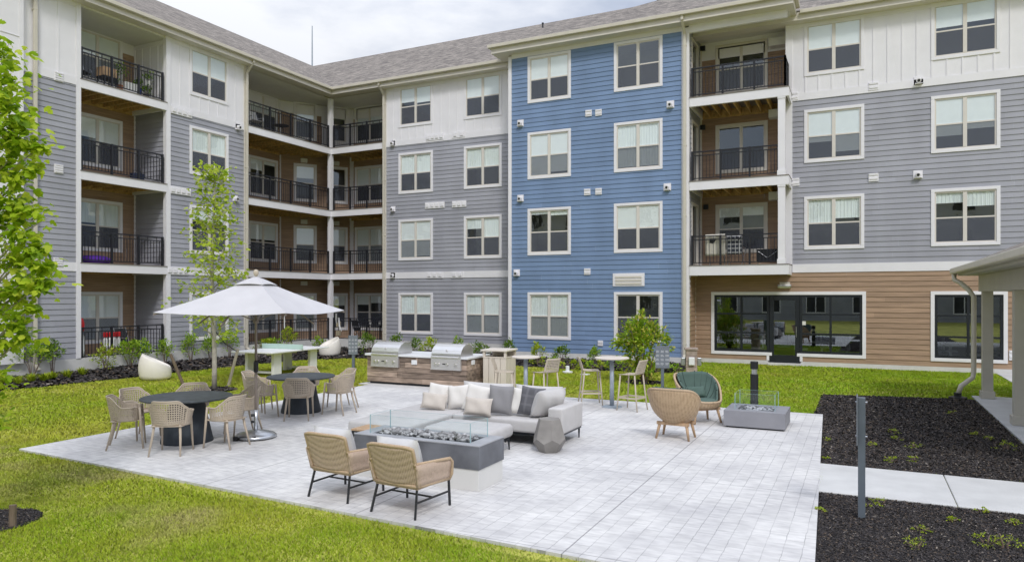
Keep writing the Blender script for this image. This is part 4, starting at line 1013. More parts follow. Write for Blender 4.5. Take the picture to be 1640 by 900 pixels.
# broad bush tree in front of the blue wall
bt = thing('bush_tree', (BS[0], BS[1], 0), 0, 'wide leafy multi stem bush with yellow tips before the blue wall', 'bush')
mbt = MB()
for i in range(8):
    a = i * 2.4; r = .2 + .5 * rng.random(); mbt.tube([(0.05 * math.cos(a), .05 * math.sin(a), 0), (r * .4 * math.cos(a), r * .4 * math.sin(a), .7), (r * math.cos(a), r * math.sin(a), 1.45 + rng.uniform(-.2, .3))], [.022, .015, .005], 6)
mbt.build('trunk', M['twig'], bt)
P = []
sh = [((0, 0, .35), .30, 130), ((.1, 0, .6), .32, 200), ((-.05, 0, .95), .42, 420), ((0, 0, 1.25), .46, 520), ((-.02, 0, 1.5), .30, 260), ((.0, 0, 1.72), .2, 110), ((-.66, 0, 1.08), .22, 130), ((-.5, 0, 1.15), .2, 120), ((-.85, 0, 1.12), .13, 50), ((.6, 0, 1.3), .24, 150), ((.85, 0, 1.22), .14, 60), ((.95, 0, .93), .13, 50), ((.7, 0, 1.0), .14, 40), ((.45, 0, 1.55), .15, 60), ((-.4, 0, 1.55), .16, 60), ((-.42, 0, .75), .15, 50), ((.3, 0, .38), .2, 80), ((0, .4, 1.2), .3, 180), ((0, -.4, 1.1), .3, 180), ((.03, 0, 1.92), .09, 30)]
for (c, s, k) in sh:
    cw = np.array([c[0] * RV.x - c[1] * RV.y, c[0] * RV.y + c[1] * RV.x, c[2]]); cw[0] -= .12 * RV.x; cw[1] -= .12 * RV.y; cw[:2] *= .78; k = int(k * 1.05); P.append(cw + np.clip(rng.normal(0, .56, (k, 3)), -1.5, 1.5) * s * [1, 1, .8])
P = np.concatenate(P); P[:, 2] = np.clip(P[:, 2], .08, None); d = P - np.array([0, 0, .9]); d /= np.linalg.norm(d, axis=1)[:, None] + 1e-6
leaf_mesh('foliage', P, d, .115, M['leaf_bush'], bt, droop=.15)
# shrubs along the building
SH = [(33, 602, 58, 52, 'leaf_shrub', 'leggy green shrub at the foot of the white end bay', .5),
      (66, 599, 34, 54, 'leaf_dark', 'brown stemmed green shrub beside the cream downspout on the grey strip', .55),
      (127, 583, 46, 42, 'leaf_shrub', 'wide green shrub before the railing with the red and white drinks things', .4),
      (170, 593, 36, 42, 'leaf_gold', 'dense rounded lime green shrub standing in the mulch below the railing', .12),
      (217, 586, 32, 44, 'leaf_shrub', 'leggy green shrub just behind the white egg chair', .35),
      (247, 582, 28, 38, 'leaf_shrub', 'small thin shrub by the corner post next to the egg chair', .4),
      (289, 578, 34, 42, 'leaf_shrub', 'green shrub under the grey wall just past the recess corner', .35),
      (318, 575, 26, 36, 'leaf_shrub', 'small shrub behind the slim tree trunk', .4),
      (347, 572, 32, 42, 'leaf_shrub', 'bright green shrub below the ground floor window by the pale stake', .35),
      (404, 566, 44, 24, 'leaf_gold', 'low spreading shrub behind the table tennis table end', .05),
      (440, 567, 38, 24, 'leaf_shrub', 'low green shrub behind the table tennis net', .05),
      (461, 566, 30, 40, 'leaf_gold', 'yellow green shrub in the corner bed beside the far egg seat', .15),
      (511, 565, 22, 26, 'leaf_shrub', 'small round shrub between the far egg seat and the sign post', .1),
      (591, 570, 34, 36, 'leaf_dark', 'round dark green shrub beside the grey sign post', .08),
      (637, 574, 32, 36, 'leaf_dark', 'dark green shrub showing above the first grill hood', .1),
      (666, 573, 28, 30, 'leaf_dark', 'dark shrub with small leaves between the two grill hoods', .1),
      (690, 575, 38, 32, 'leaf_gold', 'golden green shrub beside the second grill hood', .1),
      (732, 574, 20, 34, 'leaf_shrub', 'slender shrub top peeping above the second grill hood', .1),
      (767, 579, 36, 30, 'leaf_dark', 'dark green shrub between the second grill and the slatted bin', .1),
      (815, 579, 24, 34, 'leaf_dark', 'dark shrub at the white corner board of the blue bay', .1),
      (862, 585, 30, 34, 'leaf_gold', 'rounded golden shrub behind the smaller bar table', .08),
      (900, 584, 30, 28, 'leaf_dark', 'reddish thin shrub before the blue wall near the smaller bar table', .3),
      (952, 583, 20, 26, 'leaf_shrub', 'small upright plant before the blue wall by the larger bar table', .3)]
for (px, py, w, h, m, lab, low) in SH:
    x, y = G(px, py)
    if x < XL + .35: x = XL + .35
    ww, hh = px_size((x, y), 0, w, h)
    shrub('shrub', x, y, ww * .95, hh, M[m], lab, 'shrub', 'shrubs planted along the building', n=int(290 + 260 * ww), ls=.07 + .018 * ww, low=low)
TU = [(8, 616, 'daylily clump nearest the left end of the mulch bed'), (28, 617, 'daylily clump below the leggy shrub at the white end bay'), (50, 613, 'small daylily clump under the brown stemmed shrub'), (71, 611, 'lime daylily clump in front of the cream downspout'), (84, 609, 'bright daylily clump before the grey strip of wall'), (108, 606, 'loose daylily clump right below the wide shrub'), (131, 602, 'last daylily clump before the bare stretch of mulch')]
for px, py, lab in TU:
    x, y = G(px, py); tuft('daylily', x, y, .5, .32, M['leaf_gold'], lab, 'plant', 'daylily clumps along the mulch bed edge', n=90, bw=.012)
i = 0
cov = [(px, 593 + (4 if px > 1040 else 0) - (5 if px < 890 else 0)) for px in range(872, 1092, 15)]
for px, py in cov:
    x, y = G(px, py + rng.uniform(-1.5, 1.0)); ww, hh = px_size((x, y), 0, 20 * rng.uniform(.9, 1.3), 14 * rng.uniform(.85, 1.25))
    shrub('groundcover_plant', x, y, ww, hh, M['leaf_gold'] if rng.random() < .5 else M['leaf_shrub'], 'low leafy ground cover plant in the row below the blue wall', 'plant', 'ground cover row below the blue wall', n=130, ls=.085, low=.02, stems=4)
WE = [(1322, 707, .16), (1430, 695, .2), (1436, 706, .2), (1396, 715, .16), (1464, 718, .24), (1464, 740, .2), (1430, 741, .22), (1562, 698, .2), (1612, 721, .3), (1582, 705, .16), (1411, 809, .2), (1390, 812, .12), (1474, 851, .18), (1312, 820, .12), (1467, 880, .24), (1525, 837, .14), (1609, 880, .34), (1581, 873, .26), (1575, 822, .14), (1625, 841, .16), (1525, 664, .2), (1320, 735, .12)]
WP = ['weed sprig in the dark mulch beside the sign on edge', 'weed sprig in the dark mulch between the path and the lawn']
for j, (px, py, s) in enumerate(WE):
    x, y = G(px, py); up = py < 770
    shrub('weed', x, y, s * 1.1, s * .42, M['leaf_gold'], 'small green weed in the dark mulch above the concrete path' if up else 'small green weed in the dark mulch below the concrete path', 'weed', 'weeds above the path' if up else 'weeds below the path', n=int(70 + 200 * s), ls=.022, low=.0, stems=3)
# ================================================================== furniture materials
M['resin'] = mat('taupe_resin', (.50, .42, .335), .5, .05, 8)
M['resin2'] = mat('beige_resin', (.52, .45, .36), .5, .05, 8)
M['tabletop'] = mat('charcoal_tabletop', (.060, .070, .078), .55, .3, 9, .1, 60)
M['tbase'] = mat('charcoal_table_base', (.030, .038, .050), .6, .2, 6)
M['canvas'] = mat('white_canvas', (.56, .55, .57), .85, .04, 3, .25, 220)
M['pole'] = mat('taupe_pole', (.24, .20, .175), .4, .05, 8, metal=.2)
M['steel'] = mat('satin_steel', (.58, .60, .64), .32, .05, 8, metal=.9)
M['galv'] = mat('galvanised_paint', (.36, .41, .47), .4, .06, 8, metal=.2)
M['post'] = mat('slate_post_paint', (.13, .155, .185), .4, .06, 8)
M['plastic_white'] = mat('white_moulded_plastic', (.76, .72, .66), .5, .03, 4)
M['hpl'] = mat('white_laminate', (.80, .80, .805), .45, .03, 4)
M['net'] = mat('pale_green_net_board', (.42, .56, .50), .5, .03, 4)
M['sofa'] = mat('light_grey_fabric', (.515, .50, .495), .9, .05, 5, .35, 260)
M['sofa2'] = mat('pale_grey_fabric', (.555, .54, .535), .9, .05, 5, .35, 260)
M['ivory'] = mat('ivory_fabric', (.70, .675, .645), .9, .05, 5, .4, 240)
M['linen'] = mat('linen_fabric', (.56, .51, .46), .9, .06, 5, .4, 240)
M['grey'] = mat('mid_grey_fabric', (.25, .245, .255), .9, .06, 5, .4, 240)
M['wicker'] = woven('rope_wicker', (.235, .162, .118), (.60, .46, .365), 290, 700, .7, .15, .35)
M['wicker2'] = woven('honey_wicker', (.26, .165, .09), (.56, .41, .26), 130, 330, .6)
M['rim'] = mat('wicker_rim', (.46, .34, .225), .6, .15, 60)
M['teak'] = mat('pale_teak', (.46, .31, .19), .55, .2, 8, .2, 40, stretch=(3, 3, .5))
M['cush'] = mat('cushion_white', (.60, .595, .60), .9, .05, 5, .4, 200)
M['green'] = mat('green_cushion', (.085, .135, .115), .85, .08, 6, .3, 200)
M['conc'] = mat('cast_concrete', (.135, .14, .157), .7, .38, 2.6, .25, 50, detail=8)
M['conc_top'] = mat('cast_concrete_top', (.34, .345, .365), .7, .15, 3, .2, 50, detail=8)
M['conc2'] = mat('brown_grey_concrete', (.255, .24, .225), .8, .18, 4, .3, 50, detail=8)
M['panelw'] = mat('white_panel', (.66, .65, .63), .6, .03, 3)
M['stone'] = mat('river_stone', (.31, .30, .305), .6, .3, 14, island=.55)
M['black'] = mat('black_powder_coat', (.02, .021, .024), .4, .1, 8)
M['plank'] = mat('reclaimed_planks', (.31, .235, .185), .8, .40, 3, .6, 30, island=.42, stretch=(.9, 3, 5))
M['counter'] = mat('white_countertop', (.76, .77, .79), .35, .03, 3)
M['ss'] = mat('stainless_steel', (.80, .785, .77), .36, .06, 3, metal=1, bump=.05, bscale=40)
M['ss2'] = mat('stainless_panel', (.60, .585, .575), .5, .05, 3, metal=.6)
M['slat'] = mat('tan_slats', (.64, .575, .50), .6, .06, 6, stretch=(1, 1, .2))
M['bartop'] = mat('pale_bar_top', (.68, .62, .55), .5, .05, 6)
M['sign'] = mat('grey_sign_board', (.17, .19, .22), .5, .06, 6)
M['signtext'] = mat('sign_print', (.42, .44, .47), .6, .2, 40)
M['brick'] = mat('buff_stone_block', (.36, .29, .25), .85, .25, 6, .5, 30, island=.12)

def lattice(P, name, m, parent, inset=.27, solid=.011):
    "openwork shell from a grid of points"
    bm = bmesh.new(); nu, nv = len(P), len(P[0])
    vs = [[bm.verts.new(p) for p in row] for row in P]
    fs = []
    for i in range(nu - 1):
        for j in range(nv - 1): fs.append(bm.faces.new((vs[i][j], vs[i + 1][j], vs[i + 1][j + 1], vs[i][j + 1])))
    inner = [f for i, f in enumerate(fs) if 0 < i // (nv - 1) < nu - 2 and 0 < i % (nv - 1) < nv - 2]
    for f in inner:
        c = f.calc_center_median(); ov = list(f.verts); nv2 = [bm.verts.new(v.co.lerp(c, inset * 1.55)) for v in ov]
        for a in range(4): bm.faces.new((ov[a], ov[(a + 1) % 4], nv2[(a + 1) % 4], nv2[a]))
    bmesh.ops.delete(bm, geom=inner, context='FACES_ONLY')
    me = bpy.data.meshes.new(name); bm.to_mesh(me); bm.free()
    return link(name, me, m, parent, None, True, solid=solid)

# ---- dining chairs (moulded openwork armchairs)
def dining_chair():
    t = thing('dining_chair', (0, 0, 0), 0, 'x', 'chair', 'openwork armchairs round the charcoal tables')   # faces +Y
    nu, nv = 43, 12; P = []
    for i in range(nu):
        s = -1 + 2 * i / (nu - 1); th = s * R(150)
        k = 1 - .08 * abs(math.sin(2 * th)); x = .262 * math.sin(th) * (1 + .10 * (abs(math.sin(th)) > .9)); y = -.235 * math.cos(th)
        if abs(s) > .62: y = -.235 * math.cos(th) * .9 + .02
        b = .5 + .5 * math.cos(min(math.pi, max(0, (abs(s) - .24) / .30) * math.pi)); top = .645 + .165 * b
        if abs(s) > .86: top -= .09 * ((abs(s) - .86) / .14) ** 2
        row = []
        for j in range(nv):
            v = j / (nv - 1); z = .435 + (top - .435) * v; lean = 1 + .16 * v ** 1.3 + .02
            row.append((x * lean * .98, y * (1 + (.22 * b) * v) - .02 * b * v, z))
        P.append(row)
    lattice(P, 'backrest', M['resin'], t)
    Q = []
    for i in range(15):
        u = -1 + 2 * i / 14; row = []
        for j in range(14):
            v = -1 + 2 * j / 13; x = .255 * u * (1 - .06 * v * v); y = .245 * v * (1 - .10 * u * u) + .005
            row.append((x, y, .435 - .022 * (1 - u * u) * (1 - v * v) + .008 * (v > .8)))
        Q.append(row)
    lattice(Q, 'seat', M['resin'], t)
    for sx in (-1, 1):
        MB().tube([(sx * .225, .205, .64), (sx * .235, .225, .40), (sx * .25, .262, 0)], [.02, .021, .014], 8).build('leg', M['resin'], t, smooth=True)
        MB().tube([(sx * .20, -.175, .45), (sx * .215, -.20, .30), (sx * .245, -.285, 0)], [.021, .02, .014], 8).build('leg', M['resin'], t, smooth=True)
    rim = [(p[-1][0], p[-1][1], p[-1][2]) for p in P]
    MB().tube(rim, .012, 6).build('top_rim', M['resin'], t, smooth=True)
    return t
T1, T2 = (-9.92, 8.12), (-10.37, 11.25)
dc = dining_chair(); dc.scale = (.93, .93, 1)
CH = [(T1, (-10.40, 7.40), 'left end chair of the nearer table, its back turned to the open lawn'), (T1, (-9.38, 7.40), 'taupe openwork chair with its back nearest the camera at the nearer table'), (T1, (-9.02, 8.12), 'chair between the parasol pole and the nearer table, facing the slim tree'),
      (T1, (-9.58, 8.98), 'chair just behind the parasol base, on the far side of the nearer table'), (T1, (-10.62, 8.80), 'chair whose back just shows over the nearer tabletop beside the slim tree'), (T1, (-10.92, 7.98), 'chair half hidden behind the left end chair of the nearer table'),
      (T2, (-9.78, 10.55), 'chair with its back to the camera at the farther table'), (T2, (-10.62, 10.40), 'farther table chair beside the parasol pole, back to the nearer table'), (T2, (-9.50, 11.40), 'chair at the right side of the farther table, in front of its twin'),
      (T2, (-9.98, 12.08), 'chair partly hidden behind its twin at the right side of the farther table'), (T2, (-10.92, 12.0), 'chair whose back only shows above the top of the farther table'), (T2, (-11.28, 10.92), 'chair at the farther table crossed by the parasol pole')]
for i, (tb, (x, y), lab) in enumerate(CH):
    rz = math.atan2(tb[1] - y, tb[0] - x) - math.pi / 2 + rng.uniform(-.14, .14)
    if i == 0: dc.location = (x, y, .035); dc.rotation_euler = (0, 0, rz); dc['label'] = 'taupe openwork ' + lab
    else: copy_tree(dc, (x, y, .035), rz, lab if lab.startswith('taupe') else 'taupe openwork ' + lab)
def dining_table(c, r, label):
    t = thing('dining_table', (c[0], c[1], .035), 0, label, 'table', 'round charcoal dining tables')
    MB().lathe([(r - .03, .70), (r, .712), (r, .728), (r - .006, .735)], 56).build('tabletop', M['tabletop'], t)
    MB().lathe([(.40, 0), (.40, .02), (.30, .48), (.262, .67), (.262, .70)], 40).build('pedestal', M['tbase'], t, smooth=False)
dining_table(T1, .70, 'round charcoal table on a cone pedestal nearest the lawn corner of the patio')
dining_table(T2, .68, 'round charcoal table on a cone pedestal between the parasol and the grill island')

# ---- parasol
ux, uy = G(410, 704)
t = thing('parasol', (ux, uy, .035), 0, 'square off white market parasol on a taupe pole', 'parasol')
MB().tube([(0, 0, .25), (0, 0, 1.25)], .024, 14).build('pole', M['pole'], t, smooth=True)
p = MB().tube([(0, 0, 1.22), (0, 0, 2.66)], .021, 14).build('pole', M['pole'], t, smooth=True)
MB().lathe([(.034, 1.10), (.04, 1.14), (.04, 1.25), (.03, 1.29)], 14).build('crank_hub', M['black'], t, smooth=True)
MB().lathe([(.012, 2.70), (.035, 2.725), (.045, 2.765), (.035, 2.805), (.012, 2.82)], 14).build('finial', M['resin2'], t, smooth=True)
A0 = math.atan2(-1.343, -.722); HD = 1.56; zr, zt = 2.115, 2.68
def canopy(hd, z0, z1, sag, n=10, edge=0):
    cs = [Vector((hd * math.cos(A0 + k * math.pi / 2), hd * math.sin(A0 + k * math.pi / 2), z0)) for k in range(4)]; mb = MB()
    for k in range(4):
        a, b = cs[k], cs[(k + 1) % 4]; rows = []
        for i in range(n + 1):
            f = i / n; row = []
            for j in range(n + 1):
                g = j / n; q = a.lerp(b, g); w = math.sin(math.pi * g)
                pt = Vector((0, 0, z1)).lerp(q, f); pt.z -= sag * math.sin(math.pi * f) * .55 + sag * w * f * .9 - edge * w * f
                pt.x *= 1 - .035 * w * f; pt.y *= 1 - .035 * w * f
                row.append(pt)
            rows.append(row)
        mb.grid(rows)
    return mb, cs
mb, cs = canopy(HD, zr, zt, .045)
can = mb.build('canopy', M['canvas'], t, smooth=False, solid=.006)
can.data.polygons.foreach_set('use_smooth', [True] * len(can.data.polygons))
e_ = can.modifiers.new('edges', 'EDGE_SPLIT'); e_.split_angle = R(14)
mb, c2 = canopy(.36, 2.555, 2.70, -.02)
v = mb.build('vent_flap', M['canvas'], can, smooth=True, solid=.006)
rb = MB()
for k in range(4):
    rb.bar(Vector((0, 0, 2.62)), cs[k] * 1.0 - Vector((0, 0, .03)), .02, .025); m_ = cs[k].lerp(cs[(k + 1) % 4], .5); rb.bar(Vector((0, 0, 2.61)), m_ * .94 - Vector((0, 0, .075)), .018, .022)
    rb.bar(Vector((0, 0, 1.95)), cs[k] * .5 + Vector((0, 0, 1.24)), .016, .02)
rb.lathe([(.04, 1.92), (.05, 1.95), (.04, 1.99)], 12)
rb.build('rib', M['pole'], t)
sm = MB(); e = cs[2]                                    # folded tie at the right hand corner
sd = min(cs, key=lambda c: -(c.x * RV.x + c.y * RV.y))
sm.tube([sd * .93 + Vector((0, 0, .02 - sd.z * 0)) * 1, sd * .93 + Vector((.02, 0, -.14)), sd * .93 + Vector((.05, .02, -.22))], [.016, .014, .006], 6)
sm.tube([sd * .90 + Vector((0, 0, .16)), sd * .91 + Vector((-.02, 0, .04)), sd * .90 + Vector((0, .01, -.02))], [.016, .014, .006], 6)
sm.build('tie_strap', M['canvas'], t)
nf = max(cs, key=lambda c: -(c.x * DV.x + c.y * DV.y))
MB().tube([nf * .95 + Vector((0, 0, .07)), nf * .95 + Vector((0, 0, -.12))], .008, 5).build('cord', M['canvas'], t)
b = thing('umbrella_stand', (ux, uy, .035), YAW, 'domed steel umbrella stand with small black wheels', 'umbrella stand')
MB().lathe([(.33, .02), (.335, .045), (.30, .075), (.18, .11), (.06, .125), (.05, .13)], 40).build('plate', M['steel'], b, smooth=True)
MB().tube([(0, 0, .12), (0, 0, .47)], .032, 16).build('tube', M['steel'], b, smooth=True)
kn = MB(); kn.tube([(-.03, -.01, .27), (-.075, -.03, .27)], [.02, .026], 10); kn.tube([(-.03, -.01, .38), (-.075, -.03, .38)], [.02, .026], 10); kn.build('knob', M['black'], b)
for x0 in (-.25, .06): MB().bx(x0 - .02, x0 + .05, -.31, -.25, .0, .075).build('wheel', M['black'], b, bevel=.012)
MB().bx(-.24, .07, -.29, -.265, .02, .05).build('axle', M['black'], b)

# ---- table tennis table
c0 = (-16.35, 16.9)
t = thing('table_tennis_table', (c0[0], c0[1], 0), R(4), 'white outdoor table tennis table with a pale green net board', 'table')
MB().bx(-.762, .762, -1.37, -.003, .72, .76).bx(-.762, .762, .003, 1.37, .72, .76).build('tabletop', M['hpl'], t, bevel=.006)
MB().bx(-.80, .80, -.014, .014, .762, .915).build('net', M['net'], t, bevel=.008)
for sx in (-1, 1):
    for sy in (-1, 1): MB().bx(sx * .50 - .05, sx * .50 + .05, sy * .85 - .17, sy * .85 + .17, 0, .717).build('leg', M['hpl'], t, bevel=.008)
for sy in (-1, 1): MB().bx(-.445, .445, sy * .85 - .05, sy * .85 + .05, .08, .14).build('stretcher', M['hpl'], t, bevel=.004)
MB().bx(-.03, .03, -.67, .67, .60, .717).build('beam', M['hpl'], t)

# ---- egg shaped lounge seats
def egg(x, y, rz, label):
    t = thing('egg_seat', (x, y, 0), rz, label, 'seat', 'egg shaped outdoor seats on the lawn')   # opening towards +X
    n, P = 40, []
    for k in range(n):
        a = 2 * math.pi * k / n; ca = math.cos(a); ht = .595 - .195 * ca - .02 * math.cos(2 * a)
        rimr = .36 - .05 * ca
        prof = lambda z: .43 * max(.0, 1 - ((z - .27) / .62) ** 2) ** .5
        row = [(.30 * ca, .30 * math.sin(a), 0)]
        for j in range(1, 11):
            z = ht * j / 10; r = prof(z) * (1 - .12 * max(0, (.06 - z) / .06)); row.append(((r - .05 * max(0, z - .3) * 1) * ca - .10 * (z / .75) ** 2, r * math.sin(a), z))
        for j in range(1, 8):
            f = j / 7; z = ht + (.30 - ht) * f; r = (prof(ht) - .03) * (1 - f ** 2.2 * .97)
            row.append(((r) * ca - .10 * (ht / .75) ** 2 * (1 - f) + .01 * f, r * math.sin(a), z + .05 * (f == 0)))
        P.append(row)
    MB().grid(P, True).build('shell', M['plastic_white'], t, smooth=True)
    MB().lathe([(.27, 0), (.29, .012), (.29, .02)], 30).build('foot', M['plastic_white'], t)
    return t
x, y = G(249, 608); egg(x, y, R(52), 'cream egg shaped seat on the lawn near the purple flowered railing end'.replace('purple flowered railing end', 'dark leaning stake'))
x, y = G(528, 570); egg(x, y, R(-118), 'cream egg shaped seat facing forward beside the table tennis table')

# ---- signs on posts
def sign(x, y, rz, label, ph=1.3, pw=.26, phh=.52, group=None):
    t = thing('rules_sign', (x, y, 0), rz, label, 'sign', 'grey signs on square posts')     # face towards -Y
    MB().bx(-.036, .036, -.036, .036, 0, ph).build('post', M['post'], t, bevel=.004)
    b = MB().bx(-pw / 2, pw / 2, -.05, -.038, ph - phh, ph + .015).build('board', M['sign'], t, bevel=.002, seg=1)
    tx = MB(); r2 = random.Random(3)
    for i in range(4):
        for j in range(3):
            cx, cz = -pw / 2 + pw * (j + .5) / 3, ph - .09 - (phh - .12) * i / 4
            for q in range(3): w = pw / 3 * r2.uniform(.35, .42); tx.bx(cx - w, cx + w * r2.uniform(.4, 1), -.0515, -.0502, cz - .018 * q - .012, cz - .018 * q)
    tx.build('printing', M['signtext'], b)
    bl = MB()
    for z in (ph - .05, ph - phh + .08): bl.tube([(0, -.06, z), (0, .055, z)], .009, 8)
    bl.build('bolt', M['steel'], t)
    return t
x, y = G(566, 612); sign(x, y, YAW - R(2), 'grey sign board on a post on the lawn beside the grill island')
x, y = G(1061, 640); sign(x, y, YAW - R(12), 'grey sign board with pale print in front of the bushy tree', 1.24, .32, .50)
x, y = G(1380, 830); sign(x, y, math.atan2(y, x) - math.pi, 'grey sign post seen edge on in the dark mulch by the path', 1.31, .30, .50)

# ---- grill island
gx0, gx1, gy0, gy1 = -12.19, -9.05, 15.8, 16.95
t = thing('grill_island', (0, 0, 0), 0, 'outdoor kitchen island clad in reclaimed planks with a white counter', 'grill island')
pk = MB(); zz = [.09, .23, .37, .51, .65, .79]
for a, b in zip(zz[:-1], zz[1:]):
    xs = [gx0] + sorted(rng.uniform(gx0 + .4, gx1 - .4, 2)) + [gx1]
    for p, q in zip(xs[:-1], xs[1:]): pk.bx(p + .002, q - .002, gy0 - rng.uniform(0, .012), gy0 + .03, a + .005, b - .005)
    pk.bx(gx1 - .03, gx1 + rng.uniform(0, .006), gy0 + .032, gy1, a + .003, b - .003); pk.bx(gx0 - .002, gx0 + .028, gy0 + .032, gy1, a + .003, b - .003)
    pk.bx(gx0 + .03, gx1 - .032, gy1 - .03, gy1, a + .003, b - .003)
pk.build('cladding', M['plank'], t)
MB().bx(gx0 + .05, gx1 - .05, gy0 + .06, gy1 - .04, .0, .785).build('carcass', M['black'], t)
MB().bx(gx0 - .05, gx1 + .05, gy0 - .05, gy1 + .05, .795, .85).build('countertop', M['counter'], t, bevel=.008)
for x in (-10.64,): MB().bx(x - .085, x + .085, gy0 - .03, gy0, .60, .72).build('outlet_cover', M['counter'], t, bevel=.01)
MB().bx(gx1 + .006, gx1 + .035, gy0 + .22, gy0 + .38, .64, .76).build('outlet_cover', M['counter'], t, bevel=.01)
def grill(x, label):
    t = thing('gas_grill', (x, gy0, 0), 0, label, 'grill', 'stainless grills in the island')
    w = .445
    MB().bx(-w, w, -.075, .02, .53, .79).bx(-w - .01, w + .01, -.085, .0, .505, .535).build('control_panel', M['ss2'], t, bevel=.006)
    kb = MB()
    for kx in (-.30, -.20, .06, .31): kb.tube([(kx, -.075, .655), (kx, -.115, .655)], [.036, .03], 14)
    kb.build('knob', M['ss'], t, smooth=False)
    MB().bx(-.09, .0, -.079, -.074, .645, .672).build('nameplate', M['black'], t)
    MB().bx(-w, w, -.04, .60, .852, .885).build('firebox', M['ss2'], t, bevel=.004)
    prof = [(-.05, .89), (-.045, .93), (.0, 1.02), (.09, 1.10), (.22, 1.155), (.38, 1.165), (.52, 1.12), (.60, 1.0), (.60, .89)]
    mb = MB(); P = [[(sx, a, b) for (a, b) in prof] for sx in (-w, w)]; mb.grid(P); n = len(prof)
    mb.add([(-w, a, b) for a, b in prof], [tuple(range(n))]); mb.add([(w, a, b) for a, b in prof], [tuple(range(n))[::-1]])
    h = mb.build('hood', M['ss'], t)
    MB().tube([(-w + .05, -.09, .845), (w - .05, -.09, .845)], .018, 12).bx(-w + .06, -w + .09, -.09, -.03, .835, .855).bx(w - .09, w - .06, -.09, -.03, .835, .855).build('handle', M['ss'], t, smooth=False)
    MB().tube([(0, -.005, 1.0), (0, -.03, 1.012)], .026, 14).build('thermometer', M['ss2'], h)
    MB().bx(-w, w, -.065, -.0, .79, .85).build('drip_rail', M['ss'], t, bevel=.004)
    return t
g1 = grill(-11.57, 'stainless gas grill at the sign post end of the plank island')
copy_tree(g1, (-9.64, gy0, 0), 0, 'stainless gas grill at the bin end of the plank island')

# ---- litter bin
x, y = G(800, 622)
t = thing('litter_bin', (x, y, 0), R(3), 'tan slatted litter bin with a flat hood beside the grill island', 'bin')
MB().bx(-.29, .29, -.29, .29, .03, .83).build('liner', M['black'], t)
sl = MB()
for k in range(4):
    Mk = Matrix.Rotation(k * math.pi / 2, 4, 'Z')
    for i in range(4): xx = -.325 + i * .1625; sl.bx(xx + .006, xx + .1565, -.325, -.295, .03, .82, Mk)
sl.build('slat', M['slat'], t, bevel=.004, seg=1)
MB().bx(-.335, .335, -.335, -.2, .822, .85).bx(-.335, .335, .2, .335, .822, .85).bx(-.335, -.2, -.2, .2, .822, .85).bx(.2, .335, -.2, .2, .822, .85).build('rim', M['slat'], t, bevel=.004)
hp = MB()
for sx in (-1, 1):
    for sy in (-1, 1): MB().bx(sx * .30 - .03, sx * .30 + .03, sy * .30 - .03, sy * .30 + .03, .85, .99).build('hood_post', M['slat'], t)
MB().bx(-.27, .27, .28, .3, .85, .99).build('back_panel', M['slat'], t)
MB().bx(-.37, .37, -.37, .37, .99, 1.035).build('hood', M['bartop'], t, bevel=.012)

# ---- bar tables and stools
def bar_table(x, y, r, label, sx=1.0):
    t = thing('bar_table', (x, y, .035), YAW, label, 'bar table', 'bar tables on steel poles')
    MB().lathe([(r - .015, 1.03), (r, 1.04), (r, 1.055), (r - .008, 1.065)], 44, sx=sx).build('tabletop', M['bartop'], t)
    MB().tube([(0, 0, .02), (0, 0, 1.03)], .046, 16).build('pole', M['galv'], t, smooth=True)
    MB().lathe([(.22, 0), (.22, .012), (.10, .022), (.05, .03)], 36).build('base_plate', M['galv'], t)
    MB().bx(-.2, .2, -.03, .03, 1.0, 1.03).bx(-.03, .03, -.2, -.031, 1.0, 1.03).bx(-.03, .03, .031, .2, 1.0, 1.03).build('bracket', M['galv'], t)
x, y = G(980, 654); bar_table(x, y, .33, 'larger pale bar table on a steel pole nearest the woven lounge chairs', 1.12); B2 = (x, y)
x, y = G(842, 651); bar_table(x, y, .31, 'smaller pale round bar table behind the sofa'); B1 = (x, y)
def stool():
    t = thing('bar_stool', (0, 0, 0), 0, 'x', 'bar stool', 'beige openwork bar stools')      # faces +Y
    Q = []
    for i in range(11):
        u = -1 + 2 * i / 10; row = []
        for j in range(18):
            v = j / 17
            if v < .5: f = v / .5; yy = .20 - .38 * f; z = .755 - .015 * math.sin(math.pi * f) - .02 * (1 - f) ** 4 + .012 * u * u
            else: f = (v - .5) / .5; yy = -.18 - .04 * f - .06 * f ** 1.6; z = .755 + .30 * f
            w = .205 - (.02 * max(0, v - .5) * 2)
            row.append((w * u, yy + (-.02 * (1 - u * u) if v > .5 else 0), z))
        Q.append(row)
    lattice(Q, 'seat_shell', M['resin2'], t, .22, .013)
    for sx in (-1, 1):
        MB().tube([(sx * .18, .17, .75), (sx * .205, .205, .3), (sx * .225, .23, 0)], [.017, .016, .013], 8).build('leg', M['resin2'], t, smooth=True)
        MB().tube([(sx * .18, -.16, .75), (sx * .205, -.205, .3), (sx * .225, -.245, 0)], [.017, .016, .013], 8).build('leg', M['resin2'], t, smooth=True)
    MB().bx(-.20, .20, .19, .215, .25, .285).bx(-.20, .20, -.22, -.195, .25, .285).bx(-.215, -.195, -.195, .19, .25, .285).bx(.195, .215, -.195, .19, .25, .285).build('foot_ring', M['resin2'], t)
    return t
st0 = stool()
stools = [(G(808, 653), R(-70), 'beige bar stool standing in front of the slatted bin'), (G(874, 654), R(62), 'beige bar stool right of the smaller bar table, facing the bin'),
          (G(946, 650), R(-62), 'beige bar stool between the two bar tables, facing the larger one'), (G(1012, 659), R(78), 'beige bar stool nearest the woven lounge chairs, back to the bushy tree')]
